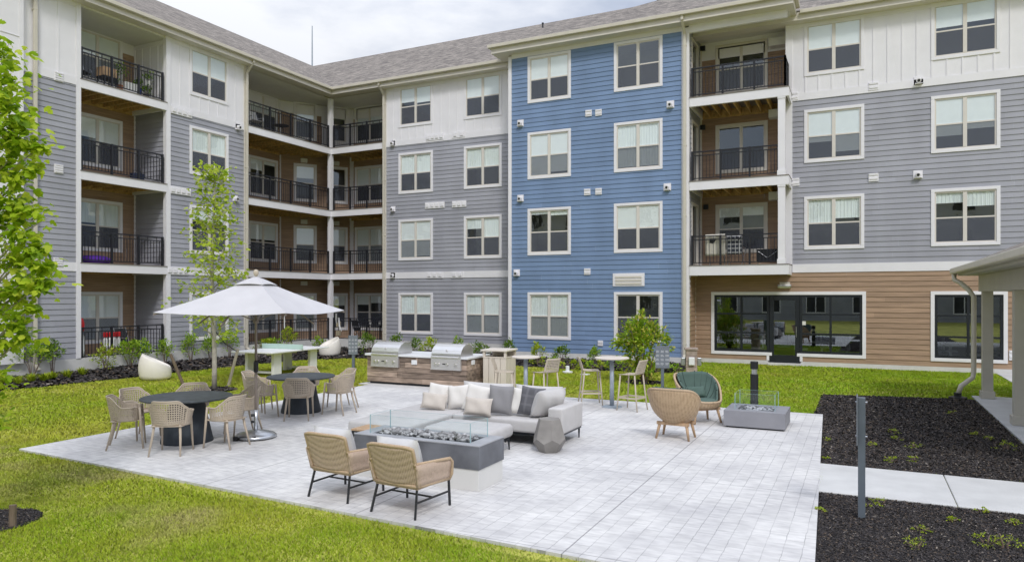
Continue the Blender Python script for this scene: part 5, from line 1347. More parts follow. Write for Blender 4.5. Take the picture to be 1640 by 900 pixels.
for i, ((x, y), rz, lab) in enumerate(stools):
    if i == 0: st0.location = (x, y, .035); st0.rotation_euler = (0, 0, rz); st0['label'] = lab
    else: copy_tree(st0, (x, y, .035), rz, lab)

# ---- sectional sofa
SX0, SX1, SY0, SY1 = -7.32, -4.22, 10.22, 11.3
t = thing('sectional_sofa', (0, 0, .035), 0, 'light grey sectional sofa with a chaise on thin dark legs', 'sofa')
MB().bx(SX0 + .02, SX1 - .02, SY0 + .06, SY1 - .02, .165, .20).bx(SX0 + .02, -6.16, 8.98, SY0 + .055, .165, .20).build('base_frame', M['alum'], t)
for (x, y) in ((SX1 - .05, SY1 - .05), (SX1 - .05, SY0 + .12), (-5.2, SY0 + .12), (SX0 + .06, SY1 - .05), (SX0 + .06, 9.04), (-6.22, 9.04), (-5.6, SY1 - .05)):
    MB().tube([(x, y, .17), (x, y, 0)], [.02, .011], 8).build('leg', M['alum'], t)
def cushion(x0, x1, y0, y1, z0, z1, name, m, bev=.045):
    return MB().bx(x0, x1, y0, y1, z0, z1).build(name, m, t, bevel=bev, seg=4, smooth=True)
cushion(-6.14, SX1 - .26, SY0, SY1 - .2, .205, .41, 'seat_cushion', M['sofa']); cushion(SX0 + .03, -6.145, 8.94, SY1 - .2, .205, .41, 'seat_cushion', M['sofa'])
cushion(SX1 - .25, SX1, SY0 + .16, SY1, .19, .60, 'arm', M['sofa2'], .03); cushion(SX0, SX1 - .255, SY1 - .19, SY1, .19, .60, 'backrest', M['sofa2'], .03)
def pillow(name, w, h, th, m, parent=None, n=12):
    mb = MB(); rows = []
    for sgn in (1, -1):
        P = []
        for i in range(n + 1):
            u = -1 + 2 * i / n; row = []
            for j in range(n + 1):
                v = -1 + 2 * j / n; puff = (max(0, 1 - u ** 4) * max(0, 1 - v ** 4)) ** .55
                pin = 1 - .07 * (1 - u * u) * (abs(v) > 0) * abs(v) ** 3; pin2 = 1 - .07 * (1 - v * v) * abs(u) ** 3
                row.append((w / 2 * u * pin2, sgn * th / 2 * puff * (1 + .10 * math.sin(5 * u + 3 * v + w * 40)), h / 2 * v * pin))
            P.append(row)
        if sgn < 0: P = P[::-1]
        mb.grid(P)
    return mb.build(name, m, parent, smooth=True)
for (xa, xb) in ((-6.42, -5.42), (-5.38, -4.5)):
    o = pillow('back_cushion', xb - xa, .46, .24, M['sofa2'], t); o.matrix_local = Matrix.Translation(((xa + xb) / 2, SY1 - .24, .63)) @ Matrix.Rotation(R(-10), 4, 'X')
def throw(name, px, py, w, h, th, m, tilt, rz, label, roll=0, dy=0):
    x, y = G(px, py, .45)
    D = depth(x, y)
    o = pillow(name, w, h, th, m); o.matrix_world = Matrix.Translation((x, y + dy, .445 + h / 2 * math.cos(R(tilt)) * (1 if not roll else 1.05) + .01)) @ Matrix.Rotation(R(rz), 4, 'Z') @ Matrix.Rotation(R(-tilt), 4, 'X') @ Matrix.Rotation(R(roll), 4, 'Y')
    return tag(o, label, 'cushion', 'scatter cushions on the sectional sofa')
throw('throw_pillow', 702, 651, .44, .42, .14, M['ivory'], 24, 8, 'ivory cushion leaning back at the chaise end, behind the oblong linen one', 6)
throw('throw_pillow', 701, 653.5, .46, .29, .15, M['linen'], 26, 14, 'oblong linen cushion lying at the chaise end of the sofa', 4, -.12)
throw('throw_pillow', 735, 654, .42, .42, .15, M['ivory'], 22, 6, 'ivory cushion just right of the chaise end oblong cushion', -8)
throw('throw_pillow', 765, 659, .46, .46, .15, M['ivory'], 22, 14, 'ivory cushion behind the middle oblong linen cushion', 10)
throw('throw_pillow', 768, 665, .47, .30, .15, M['linen'], 20, 14, 'oblong linen cushion in the middle of the sofa', 3, -.05)
throw('throw_pillow', 802, 664, .42, .48, .17, M['grey'], 16, 16, 'plain mid grey cushion in the middle of the sofa', 3)
throw('throw_pillow', 832, 665, .34, .45, .15, M['ivory'], 20, 10, 'ivory cushion between the plain grey and the dark plaid cushions', 4, .05)
def plaid_mat(nm, c0, c1, s):
    m = mat(nm, c0, .9, .08, 6); tt, b, N, K = nodes_of(m); c = N('ShaderNodeTexCoord'); prev = b.inputs['Base Color'].links[0].from_socket
    for d in 'XZ':
        w = N('ShaderNodeTexWave'); w.bands_direction = d; w.inputs['Scale'].default_value = s; K(c.outputs['Object'], w.inputs['Vector'])
        rp = N('ShaderNodeValToRGB'); rp.color_ramp.elements[0].position = .8; rp.color_ramp.elements[1].position = .88; K(w.outputs['Fac'], rp.inputs[0])
        mx = N('ShaderNodeMix'); mx.data_type = 'RGBA'; mu = N('ShaderNodeMath'); mu.operation = 'MULTIPLY'; mu.inputs[1].default_value = .55; K(rp.outputs[0], mu.inputs[0]); K(mu.outputs[0], mx.inputs['Factor']); K(prev, mx.inputs['A']); mx.inputs['B'].default_value = (*c1, 1); prev = mx.outputs['Result']
    K(prev, b.inputs['Base Color']); return m
throw('throw_pillow', 851, 666.5, .42, .48, .15, plaid_mat('dark_plaid_fabric', (.105, .105, .117), (.165, .165, .18), 2.2), 18, 4, 'dark grey plaid cushion next to the arm cushion of the sofa', 5)
x, y = G(868, 674, .45)
o = pillow('throw_pillow', .74, .46, .27, M['sofa2'])
o.matrix_world = Matrix.Translation((-4.60, 10.72, .68)) @ Matrix.Rotation(R(78), 4, 'Z') @ Matrix.Rotation(R(26), 4, 'X')
tag(o, 'large pale grey cushion leaning on the arm of the sofa', 'cushion', 'scatter cushions on the sectional sofa')
# ottoman
t = thing('ottoman', (-5.42, 9.52, .035), 0, 'light grey cushioned ottoman on thin dark legs between sofa and long fire table', 'ottoman')
MB().bx(-.58, .58, -.42, .42, .20, .40).build('cushion', M['sofa'], t, bevel=.07, seg=5, smooth=True)
MB().bx(-.53, .53, -.37, .37, .165, .198).build('base_frame', M['alum'], t)
for sx in (-1, 1):
    for sy in (-1, 1): MB().tube([(sx * .51, sy * .35, .17), (sx * .52, sy * .36, 0)], [.018, .011], 8).build('leg', M['alum'], t)

# ---- fire tables
def pebbles(x0, x1, y0, y1, z, n, r0, r1, name, m, parent):
    mb = MB()
    for i in range(n):
        r = rng.uniform(r0, r1); x, y = rng.uniform(x0 + r, x1 - r), rng.uniform(y0 + r, y1 - r)
        Mx = Matrix.Translation((x, y, z + rng.uniform(0, .045))) @ Matrix.Rotation(rng.uniform(0, 6), 4, 'Z') @ Matrix.Rotation(rng.uniform(-.5, .5), 4, 'X') @ Matrix.Diagonal((r * rng.uniform(.9, 1.4), r * rng.uniform(.7, 1), r * rng.uniform(.5, .8), 1))
        prof = [(math.sin(a), -math.cos(a)) for a in (0.25, .8, 1.3, 1.85, 2.4, 2.9)]
        mb.lathe(prof, 8, Mx)
    o = mb.build(name, m, parent, smooth=True); o['kind'] = 'stuff'
    return o
def glass_guard(t, x0, x1, y0, y1, z0, z1):
    for a, b in (((x0, y0), (x1, y0)), ((x0, y1), (x1, y1)), ((x0, y0), (x0, y1)), ((x1, y0), (x1, y1))):
        MB().quad((*a, z0), (*b, z0), (*b, z1), (*a, z1)).build('glass_guard', M['guard'], t)
    e = MB(); q = .0045
    for x in (x0, x1):
        for y in (y0, y1): e.bx(x - q, x + q, y - q, y + q, z0, z1)
    for y in (y0, y1): e.bx(x0 + q, x1 - q, y - .0025, y + .0025, z1 + .0005, z1 + .0025)
    for x in (x0, x1): e.bx(x - .0025, x + .0025, y0 + q, y1 - q, z1 + .0005, z1 + .0025)
    e.build('glass_edge', M['gedge'], t)
fx0, fx1, fy0, fy1 = -6.04, -4.155, 7.55, 8.22
t = thing('fire_table', (0, 0, .035), 0, 'long grey concrete fire table with glass guard on a white base', 'fire table')
MB().bx(fx0 + .02, fx1 - .012, fy0 + .012, fy1 - .012, 0, .262).build('base', M['panelw'], t, bevel=.003)
gx = (fx0 + .20, fx1 - .20, fy0 + .13, fy1 - .13)
tm = MB(); z0, z1 = .265, .545
tm.bx(fx0, fx1, fy0, gx[2], z0, z1).bx(fx0, fx1, gx[3], fy1, z0, z1).bx(fx0, gx[0], gx[2], gx[3], z0, z1).bx(gx[1], fx1, gx[2], gx[3], z0, z1)
body = tm.build('concrete_body', M['conc'], t)
MB().bx(fx0 - .004, fx1 + .004, fy0 - .004, gx[2], z1, z1 + .012).bx(fx0 - .004, fx1 + .004, gx[3], fy1 + .004, z1, z1 + .012).bx(fx0 - .004, gx[0], gx[2], gx[3], z1, z1 + .012).bx(gx[1], fx1 + .004, gx[2], gx[3], z1, z1 + .012).build('rim', M['conc_top'], t)
MB().bx(gx[0], gx[1], gx[2], gx[3], z0 + .1, z0 + .2).build('burner_tray', M['black'], t)
pebbles(gx[0] + .02, gx[1] - .02, gx[2] + .02, gx[3] - .02, .54, 560, .017, .034, 'lava_stones', M['stone'], t)
glass_guard(t, gx[0] - .02, gx[1] + .02, gx[2] - .02, gx[3] + .02, z1 + .013, .80)
ax0, ax1, ay0, ay1 = -2.25, -1.2, 13.3, 14.25
t = thing('fire_table', (0, 0, .035), 0, 'low square concrete fire table with glass guard by the woven lounge chairs', 'fire table')
gx = (ax0 + .2, ax1 - .22, ay0 + .22, ay1 - .2); z0, z1 = .03, .31
MB().bx(ax0 + .04, ax1 - .04, ay0 + .04, ay1 - .04, 0, .03).build('plinth', M['black'], t)
tm = MB()
tm.bx(ax0, ax1, ay0, gx[2], z0, z1).bx(ax0, ax1, gx[3], ay1, z0, z1).bx(ax0, gx[0], gx[2], gx[3], z0, z1).bx(gx[1], ax1, gx[2], gx[3], z0, z1)
tm.build('concrete_body', mat('smooth_grey_concrete', (.27, .27, .295), .7, .08, 3, .2, 40), t)
MB().bx(gx[0], gx[1], gx[2], gx[3], z0, z0 + .22).build('burner_tray', M['black'], t)
pebbles(gx[0] + .02, gx[1] - .02, gx[2] + .02, gx[3] - .02, .27, 150, .02, .045, 'fire_glass', mat('fire_stone', (.3, .3, .32), .5, .3, 14, island=.8), t)
glass_guard(t, gx[0] - .03, gx[1] + .03, gx[2] - .03, gx[3] + .03, z1 + .002, .60)

# ---- faceted concrete stool
x, y = G(880, 726)
t = MB(); H_ = .50; n = 6
def ring(r, z, off): return [(r * math.cos(2 * math.pi * (k + off) / n), r * math.sin(2 * math.pi * (k + off) / n), z) for k in range(n)]
B_, L_, U_, T_ = ring(.165, 0, .5), ring(.25, .145, .5), ring(.255, .215, 0), ring(.175, H_, 0)
for k in range(n):
    k1 = (k + 1) % n
    t.add([T_[k], U_[k], L_[k], U_[k1], T_[k1]], [(0, 1, 2, 3, 4)]); t.add([B_[k], B_[k1], L_[k1], U_[k1], L_[k]], [(0, 1, 2, 3, 4)])
t.add(T_, [tuple(range(n))]); t.add(B_, [tuple(range(n))[::-1]])
o = t.build('faceted_stool', M['conc2'], None, Matrix.Translation((x, y, .035)) @ Matrix.Rotation(R(-57), 4, 'Z'))
tag(o, 'faceted brownish grey concrete stool in front of the sofa arm', 'stool')
# ---- little side table behind the long fire table
t = thing('side_table', (-6.50, 8.52, .035), 0, 'small side table with slatted wood top behind the long fire table', 'side table')
tp = MB()
for k in range(4): tp.bx(-.21, .21, -.205 + k * .104, -.205 + k * .104 + .098, .41, .435)
tp.build('top', M['teak'], t)
fr = MB()
for sx in (-1, 1):
    for sy in (-1, 1): fr.bx(sx * .19 - .012, sx * .19 + .012, sy * .19 - .012, sy * .19 + .012, 0, .385)
fr.bx(-.202, .202, -.202, .202, .386, .408); fr.build('frame', M['black'], t)

# ---- wicker armchairs with white cushions
def armchair():
    t = thing('wicker_armchair', (0, 0, 0), 0, 'x', 'armchair', 'wicker armchairs before the long fire table')      # faces +Y
    nx = 14; P = []; hw = .315
    def back(u, v):                                       # v 0 bottom .. 1 top
        z = .33 + .44 * v; y = -.31 - .135 * v + .03 * (u * u); x = hw * u * (.94 + .03 * v); z += -.02 * (abs(u) ** 6) * v
        return (x, y, z)
    P = [[back(-1 + 2 * i / nx, j / 10) for j in range(11)] for i in range(nx + 1)]
    MB().grid(P).build('backrest', M['wicker'], t, smooth=True, solid=.03)
    edge = [P[0][j] for j in range(11)] + [P[i][10] for i in range(1, nx + 1)] + [P[nx][j] for j in range(9, -1, -1)]
    rimm = MB().tube(edge, .021, 8)
    for s in (-1, 1):
        bt_, fr_ = P[0 if s < 0 else nx][6], None
        top = [Vector((s * hw * .96, -.385, .585)), Vector((s * .335, .10, .555)), Vector((s * .335, .22, .545)), Vector((s * .335, .27, .50)), Vector((s * .325, .275, .36)), Vector((s * .30, .26, .30))]
        rimm.tube(top, .019, 8); rimm.tube([(s * .295, -.31, .335), (s * .30, .27, .305)], .02, 8)
        rows = []
        for i in range(9):
            f = i / 8; yy = -.33 + .60 * f; zt = .58 - .03 * f if f < .95 else .52; rows.append([(s * (.30 + .03 * g), yy - .05 * g * (1 - f), .33 - .028 * f + (zt - .33 + .028 * f) * g) for g in (0, .25, .5, .75, 1)])
        MB().grid(rows).build('arm_panel', M['wicker'], t, smooth=True, solid=.022)
    rimm.tube([(-.30, .27, .305), (.30, .27, .305)], .02, 8); rimm.tube([(-.295, -.31, .335), (.295, -.31, .335)], .02, 8)
    rimm.build('rim', M['rim'], t, smooth=True)
    MB().bx(-.29, .29, -.31, .26, .30, .325).build('seat_base', M['wicker'], t)
    MB().bx(-.285, .285, -.26, .28, .33, .445).build('seat_cushion', M['cush'], t, bevel=.045, seg=4, smooth=True)
    o = pillow('back_cushion', .57, .47, .24, M['cush'], t); o.matrix_local = Matrix.Translation((0, -.24, .605)) @ Matrix.Rotation(R(15), 4, 'X')
    for s in (-1, 1):
        MB().bar((s * .27, -.29, .33), (s * .305, -.37, 0), .022).build('leg', M['black'], t)
        MB().bar((s * .30, .25, .30), (s * .305, .265, 0), .022).build('leg', M['black'], t)
    fm = MB()
    for s in (-1, 1): fm.bar((s * .288, -.33, .165), (s * .303, .258, .165), .018)
    fm.bar((-.285, -.04, .165), (.285, -.04, .165), .016)
    fm.build('stretcher', M['black'], t)
    return t
a0 = armchair(); a0.location = (-4.52, 6.70, .035); a0.rotation_euler = (0, 0, R(-4)); a0['label'] = 'wicker armchair in front of the long fire table, the one nearer the open paving'
copy_tree(a0, (-5.56, 6.86, .035), R(-3), 'wicker armchair in front of the long fire table, the one nearer the dining tables')

# ---- woven bowl lounge chairs
def lounge():
    t = thing('lounge_chair', (0, 0, 0), 0, 'x', 'lounge chair', 'woven bowl lounge chairs')       # faces +Y
    n, m = 48, 12
    def rim(a):                                            # a=0 front, pi back
        c = math.cos(a); bk = (1 - c) / 2
        sm = lambda e0, e1, q: (lambda g: g * g * (3 - 2 * g))(min(1, max(0, (q - e0) / (e1 - e0))))
        s = math.sin(a); x = math.copysign(abs(s) ** (.95 - .35 * sm(.5, .9, bk)), s) * (.335 + .115 * sm(.15, .75, bk)); y = .35 * c - .07 * bk
        return Vector((x, y, .395 + .455 * sm(.02, 1.0, bk)))
    def surf(a, v, ins=0):
        rr = rim(a); b0 = Vector((.175 * math.sin(a), .175 * math.cos(a) - .03, .285)); f = v
        p = b0.lerp(rr, f); bulge = .045 * math.sin(math.pi * f)
        d = Vector((math.sin(a), math.cos(a), 0)); p = p + d * (bulge - ins); p.z -= bulge * .9 - ins * .5
        return p
    P = [[surf(2 * math.pi * i / n, j / m) for j in range(m + 1)] for i in range(n)]
    b = len(P)
    mb = MB().grid(P, True); mb.add([P[i][0] for i in range(n)], [tuple(range(n))])
    mb.build('shell', M['wicker2'], t, smooth=True, solid=.028)
    MB().tube([rim(2 * math.pi * i / n) for i in range(n + 1)], .021, 8).build('rim', M['rim'], t, smooth=True)
    Q = []
    for i in range(n):
        a = 2 * math.pi * i / n; gro = .012 * (abs(math.sin(a * 11)) ** .5)
        lim = .93 if math.cos(a) < .3 else .80
        Q.append([surf(a, .02 + lim * j / m, .045 + gro * min(1, j / 4)) + Vector((0, 0, .035)) for j in range(m + 1)])
    mb = MB().grid(Q, True); mb.add([Q[i][0] for i in range(n)], [tuple(range(n))])
    mb.build('cushion', M['green'], t, smooth=True, solid=.03)
    ch = MB()
    for k in range(22):
        a = R(75) + (R(285) - R(75)) * k / 21
        if k % 2: ch.tube([surf(a, .12 + .84 * j / 8, .062) + Vector((0, 0, .04)) for j in range(9)], .009, 4)
    ch.build('cushion_seam', mat('dark_green_seam', (.03, .05, .045), .9), t)
    MB().lathe([(.01, .35), (.24, .355), (.27, .39), (.23, .42), (.01, .43)], 24, sy=1.0).build('seat_pad', M['green'], t, smooth=True)
    o = pillow('lumbar_cushion', .42, .22, .12, M['green'], t); o.matrix_local = Matrix.Translation((0, -.17, .52)) @ Matrix.Rotation(R(24), 4, 'X')
    fm = MB(); fm.bar((-.27, .16, .26), (.27, .16, .26), .05, .05); fm.bar((-.27, -.16, .26), (.27, -.16, .26), .05, .05); fm.bar((0, -.135, .26), (0, .135, .26), .05, .05)
    fm.build('under_frame', M['teak'], t)
    for sx in (-1, 1):
        for sy in (-1, 1): MB().tube([(sx * .22, sy * .15, .275), (sx * .275, sy * .20, 0)], [.027, .018], 10).build('leg', M['teak'], t, smooth=True)
    return t
l0 = lounge(); l0.location = (-2.80, 11.93, .035); l0.rotation_euler = (0, 0, R(-3)); l0['label'] = 'woven bowl lounge chair turned with its back to the camera'
copy_tree(l0, (-2.72, 13.66, .035), R(226), 'woven bowl lounge chair with green cushions facing the camera', scale=(1.06, 1.06, 1.04))

# ---- bollard light, stone power pedestal, cleanouts
x, y = G(1208, 654)
t = thing('bollard_light', (x, y, 0), 0, 'black cylindrical bollard light with a silver band behind the low fire table', 'bollard')
MB().lathe([(.082, 0), (.082, .74)], 24).build('shaft', M['black'], t)
MB().lathe([(.062, .74), (.062, .85)], 24).build('lamp_band', M['steel'], t)
MB().lathe([(.082, .85), (.082, 1.0), (.075, 1.01)], 24).build('cap', M['black'], t)
x, y = G(1107, 614)
t = thing('power_pedestal', (x, y, 0), YAW * .6, 'buff stone block pedestal with white outlet covers at the blue bay corner', 'pedestal')
mb = MB()
for k in range(6): j = rng.uniform(-.006, .006); mb.bx(-.15 + j, .15 + j, -.15, .15, k * .155, k * .155 + .15)
mb.build('block', M['brick'], t, bevel=.008); MB().bx(-.18, .18, -.18, .18, .93, .985).build('cap', M['brick'], t, bevel=.01)
for (ax, ay, bx_, by_) in ((-.08, .08, -.215, -.155), ): MB().bx(ax, ay, bx_, by_, .52, .74).build('outlet_cover', M['counter'], t, bevel=.02)
for s in (-1, 1): MB().bx(min(s * .155, s * .27), max(s * .155, s * .27), -.07, .07, .50, .72).build('outlet_cover', M['steel'], t, bevel=.015)
for (px, py, lab) in ((909, 597, 'white pipe cleanout with a round collar on the lawn between the bar tables'), (937, 600, 'low white cleanout lid on the lawn just behind a beige stool seat')):
    x, y = G(px, py); mb = MB()
    mb.lathe([(.16, 0), (.16, .05), (.07, .06)], 24)
    o = mb.build('drain_cleanout', M['counter'], None, Matrix.Translation((x, y, 0))); tag(o, lab, 'drain cap')
    if py < 599: MB().lathe([(.06, .055), (.06, .20), (.045, .22)], 20).build('pipe', M['counter'], o)
    else: o.location.z = -.03

# ---- pavilion at the right edge
t = thing('pavilion', (0, 0, 0), 0, 'beige pavilion with square columns and shingled roof at the edge of the mulch', 'pavilion')
pc = MB
M['pav'] = mat('pavilion_paint', (.50, .475, .42), .5, .04, 3)
for yy in (19.72, 15.9, 12.1):
    for xx in (2.62, 8.2):
        o = MB().bx(xx - .105, xx + .105, yy - .105, yy + .105, .04, 2.52).build('column', M['pav'], t, bevel=.006)
        MB().bx(xx - .14, xx + .14, yy - .14, yy + .14, .041, .21).build('plinth', M['pav'], o, bevel=.01)
MB().bx(2.47, 2.77, 11.2, 19.9, 2.52, 2.90).bx(8.05, 8.35, 11.2, 19.9, 2.52, 2.90).bx(2.775, 8.045, 19.58, 19.88, 2.521, 2.90).build('beam', M['pav'], t, bevel=.006)
MB().bx(2.1, 8.7, 10.8, 20.3, 2.90, 2.94).build('ceiling', M['pav'], t)
e0, e1, f0, f1, zb = 2.05, 8.75, 10.75, 20.35, 2.95
hw_ = (e1 - e0) / 2; rz2 = zb + .13 + .45 * hw_
me = bpy.data.meshes.new('roof'); zt_ = zb + .13
vs = [(e0, f0, zt_), (e1, f0, zt_), (e1, f1, zt_), (e0, f1, zt_), (e0 + hw_, f0 + hw_, rz2), (e0 + hw_, f1 - hw_, rz2)]
fs = [(0, 4, 5, 3), (1, 2, 5, 4), (3, 5, 2), (0, 1, 4)]
me.from_pydata(vs, [], fs); uvl = me.uv_layers.new(name='UVMap')
for pl in me.polygons:
    nn = pl.normal; h = Vector((-nn.y, nn.x, 0)).normalized(); s = nn.cross(h)
    for li in pl.loop_indices: q = Vector(vs[me.loops[li].vertex_index]); uvl.data[li].uv = (q.dot(h), q.dot(s))
link('roof', me, M['shingle'], t)
MB().bx(e0 + .02, e1 - .02, f0 + .02, f1 - .02, zb - .008, zb + .11).build('fascia', M['pav'], t)
MB().bx(e0 - .11, e0 + .015, f0, f1, zb + .0, zb + .135).bx(e0 - .11, e1, f1, f1 + .11, zb + .0, zb + .135).build('gutter', M['gutter'], t, bevel=.025, seg=3)
dx, dy = 2.40, 19.85
MB().tube([(e0 - .04, 20.2, zb + .02), (e0 - .04, 20.18, zb - .14), (e0 + .08, 20.1, zb - .22), (dx - .12, dy + .02, zb - .40), (dx - .03, dy, zb - .55), (dx - .03, dy, .62), (dx - .05, dy - .03, .50), (dx - .30, dy - .15, .30), (dx - .36, dy - .18, .12)], .055, 10).build('downspout', M['gutter'], t, smooth=True)
mb = MB().lathe([(.19, 0), (.19, .03), (.11, .05), (.08, .06), (.08, .13)], 18)
mb.build('drain_boot', M['black'], t, Matrix.Translation((dx - .37, dy - .2, .012)))
# antenna behind the roof
D = 49.0; x, y = [(RV * ((500 - CX) / F * D) + DV * D)[i] for i in (0, 1)]
zb_, zt2 = EYE + (HY - 118) * D / F, EYE + (HY - 42) * D / F
o = MB().tube([(0, 0, zb_ - 2), (0, 0, (zb_ + zt2) / 2), (0, 0, zt2)], [.06, .045, .03], 8).build('antenna_mast', M['galv'], None, Matrix.Translation((x, y, 0)))
tag(o, 'thin grey antenna mast rising behind the roof valley', 'antenna')

# ================================================================== things on the balconies
def item(name, loc, rz, label, cat, group=None): return thing(name, loc, rz, label, cat, group)
def folding_chair(loc, rz, label, m, group='folding chairs on the balcony', name='folding_chair'):
    t = item(name, loc, rz, label, 'chair', group)       # faces +Y
    MB().quad((-.24, -.18, .42), (.24, -.18, .42), (.24, .22, .45), (-.24, .22, .45)).build('seat', m, t, solid=.015)
    MB().quad((-.24, -.18, .42), (.24, -.18, .42), (.25, -.34, .92), (-.25, -.34, .92)).build('backrest', m, t, solid=.015)
    f = MB()
    for s in (-1, 1): f.tube([(s * .25, .24, 0), (s * .25, -.18, .45), (s * .26, -.35, .95)], .011, 6); f.tube([(s * .25, -.24, 0), (s * .25, .22, .46)], .011, 6); f.tube([(s * .26, -.2, .62), (s * .26, .2, .60), (s * .26, .22, .45)], .012, 6)
    f.build('frame', M['steel'], t)
    return t
def small_table(loc, label, r=.3, h=.6, m=None, name='balcony_table'):
    t = item(name, loc, 0, label, 'table'); m = m or M['black']
    MB().lathe([(r - .01, h - .02), (r, h - .01), (r - .005, h)], 24).build('tabletop', m, t)
    f = MB()
    for k in range(3): a = k * 2.094; MB().tube([(.05 * math.cos(a), .05 * math.sin(a), h - .02), (r * .8 * math.cos(a), r * .8 * math.sin(a), 0)], .012, 6).build('leg', m, t)
    return t
def pot(loc, label, w, h, pc_, n=60, ph=.25, pr=.13, m='leaf_dark'):
    t = item('potted_plant', loc, 0, label, 'potted plant')
    MB().lathe([(pr * .75, 0), (pr, ph), (pr * .9, ph)], 18).build('pot', pc_, t)
    P = rng.normal(0, 1, (n, 3)) * [w * .3, w * .3, h * .2] + [0, 0, ph + h * .45]; P[:, 2] = np.clip(P[:, 2], ph, None); d = P - np.array([0, 0, ph]); d /= np.linalg.norm(d, axis=1)[:, None] + 1e-6
    leaf_mesh('foliage', P, d, .11, M[m], t, droop=-.1)
    MB().tube([(0, 0, ph - .02), (0, 0, ph + h * .6)], .008, 5).build('stem', M['twig'], t)
    return t
Z4 = FLOORS[3]; blue_pot = mat('cobalt_glaze', (.02, .045, .22), .25, .1, 6); white_pot = mat('white_glaze', (.75, .75, .73), .4, .03, 6); clay = mat('terracotta', (.35, .15, .08), .8, .1, 6)
folding_chair((XL - .75, 14.95, Z4), R(-60), 'dark sling chair on the top left balcony beside a wooden crate table', mat('dark_sling', (.05, .055, .065), .7), None)
c_ = item('planter_crate', (XL - .55, 15.72, Z4), 0, 'pale wooden crate on black legs on the top left balcony', 'crate')
MB().bx(-.2, .2, -.24, .24, .46, .76).build('box', M['teak'], c_, bevel=.01); f = MB()
for sx in (-1, 1):
    for sy in (-1, 1): MB().bx(sx * .18 - .015, sx * .18 + .015, sy * .21 - .015, sy * .21 + .015, 0, .399).build('leg', M['black'], c_)
f.bx(-.2, .2, -.24, .24, .40, .455); f.build('shelf', M['black'], c_)
pot((XL - .5, 16.2, Z4), 'tall leafy plant behind the top left railing beside the crate', .36, .95, clay, 80, .3)
pot((XL - .34, 16.75, Z4), 'small plant in a cobalt blue pot on the top left balcony', .30, .42, blue_pot, 60, .3, .12)
t = item('white_planter', (XL - .36, 16.42, Z4), 0, 'row planter of white panels on the top left balcony', 'planter')
MB().bx(-.12, .12, -.22, .22, .1, .42).build('trough', white_pot, t, bevel=.01); MB().bx(-.1, .1, -.2, -.17, 0, .1).bx(-.1, .1, .17, .2, 0, .1).build('foot', M['black'], t)
t = item('plant_stand', (XL - .5, 17.28, Z4), 0, 'white tiered plant stand at the end of the top left balcony', 'plant stand')
f = MB()
for z in (.25, .55): f.lathe([(.16, z), (.17, z + .02)], 16)
for k in range(3): a = k * 2.094; f.tube([(.16 * math.cos(a), .16 * math.sin(a), 0), (.1 * math.cos(a), .1 * math.sin(a), .8)], .012, 6)
f.build('frame', white_pot, t)
pot((XL - .5, 17.28, Z4 + .575), 'trailing plant in a white pot on top of the tiered stand', .3, .34, white_pot, 60, .16, .09)
pot((XL - .32, 17.05, Z4), 'dark low potted plant at the foot of the tiered stand', .3, .28, M['black'], 50, .18, .11)
# below: blue bag, purple floor cushion, drinks things
t = item('cooler_bag', (XL - .4, 16.75, FLOORS[2]), R(80), 'navy cooler bag on the third floor left balcony', 'bag')
MB().bx(-.2, .2, -.13, .13, 0, .28).build('body', mat('navy_nylon', (.02, .03, .07), .6), t, bevel=.03); MB().tube([(-.15, 0, .27), (-.1, 0, .38), (.1, 0, .38), (.15, 0, .27)], .012, 6).build('handle', M['black'], t)
o = MB().lathe([(.02, 0), (.34, .01), (.46, .10), (.44, .19), (.28, .27), (.05, .29)], 28, sx=.8, sy=1.25).build('beanbag', mat('purple_fabric', (.11, .03, .34), .85, .15, 5, .5, 12), None, Matrix.Translation((XL - .62, 15.35, FLOORS[1])), smooth=True)
tag(o, 'squashed purple beanbag behind the second floor left railing', 'beanbag')
t = item('water_jug_rack', (XL - .6, 15.95, FLOORS[0]), 0, 'white rack of red topped jugs behind the ground floor left railing', 'rack')
MB().bx(-.18, .18, -.32, .32, .3, .34).bx(-.17, -.14, -.3, -.27, 0, .3).bx(.14, .17, .27, .3, 0, .3).bx(-.17, -.14, .27, .3, 0, .3).bx(.14, .17, -.3, -.27, 0, .3).build('shelf', white_pot, t)
red = mat('red_plastic', (.5, .02, .025), .4)
for k in range(4): j = MB().lathe([(.065, .345), (.065, .58), (.03, .66)], 14, Matrix.Translation((0, -.24 + k * .16, 0))).build('jug', white_pot, t); MB().lathe([(.07, .665), (.07, .80), (.05, .82)], 14, Matrix.Translation((0, -.24 + k * .16, 0))).build('lid', red, j)
t = item('red_jacket', (XL - .16, 14.56, FLOORS[0]), 0, 'red and white inflatable lawn figure standing at the ground floor left railing end', 'decoration'); t.name = 'garden_figure'; t['label'] = 'red and white garden figure at the wall end of the ground floor left railing'
MB().lathe([(.10, 0), (.14, .3), (.11, .75), (.06, .85)], 14).build('body', white_pot, t, smooth=True); MB().lathe([(.05, .85), (.11, .95), (.12, 1.15), (.08, 1.32), (.01, 1.38)], 14).build('head', red, t, smooth=True)
t = item('blue_bin', (XL - .5, 17.0, FLOORS[0]), 0, 'blue tub with a white lid behind the ground floor left railing', 'tub'); t.name = 'storage_tub'
MB().lathe([(.19, 0), (.24, .36)], 20).build('tub', mat('blue_plastic', (.02, .10, .35), .4), t); MB().lathe([(.25, .362), (.25, .40), (.2, .42)], 20).build('lid', white_pot, t)
folding_chair((XL - .5, 16.45, FLOORS[0]), R(-80), 'dark folding chair beside the blue tub on the ground floor left patio', mat('charcoal_sling', (.03, .03, .035), .7), None)
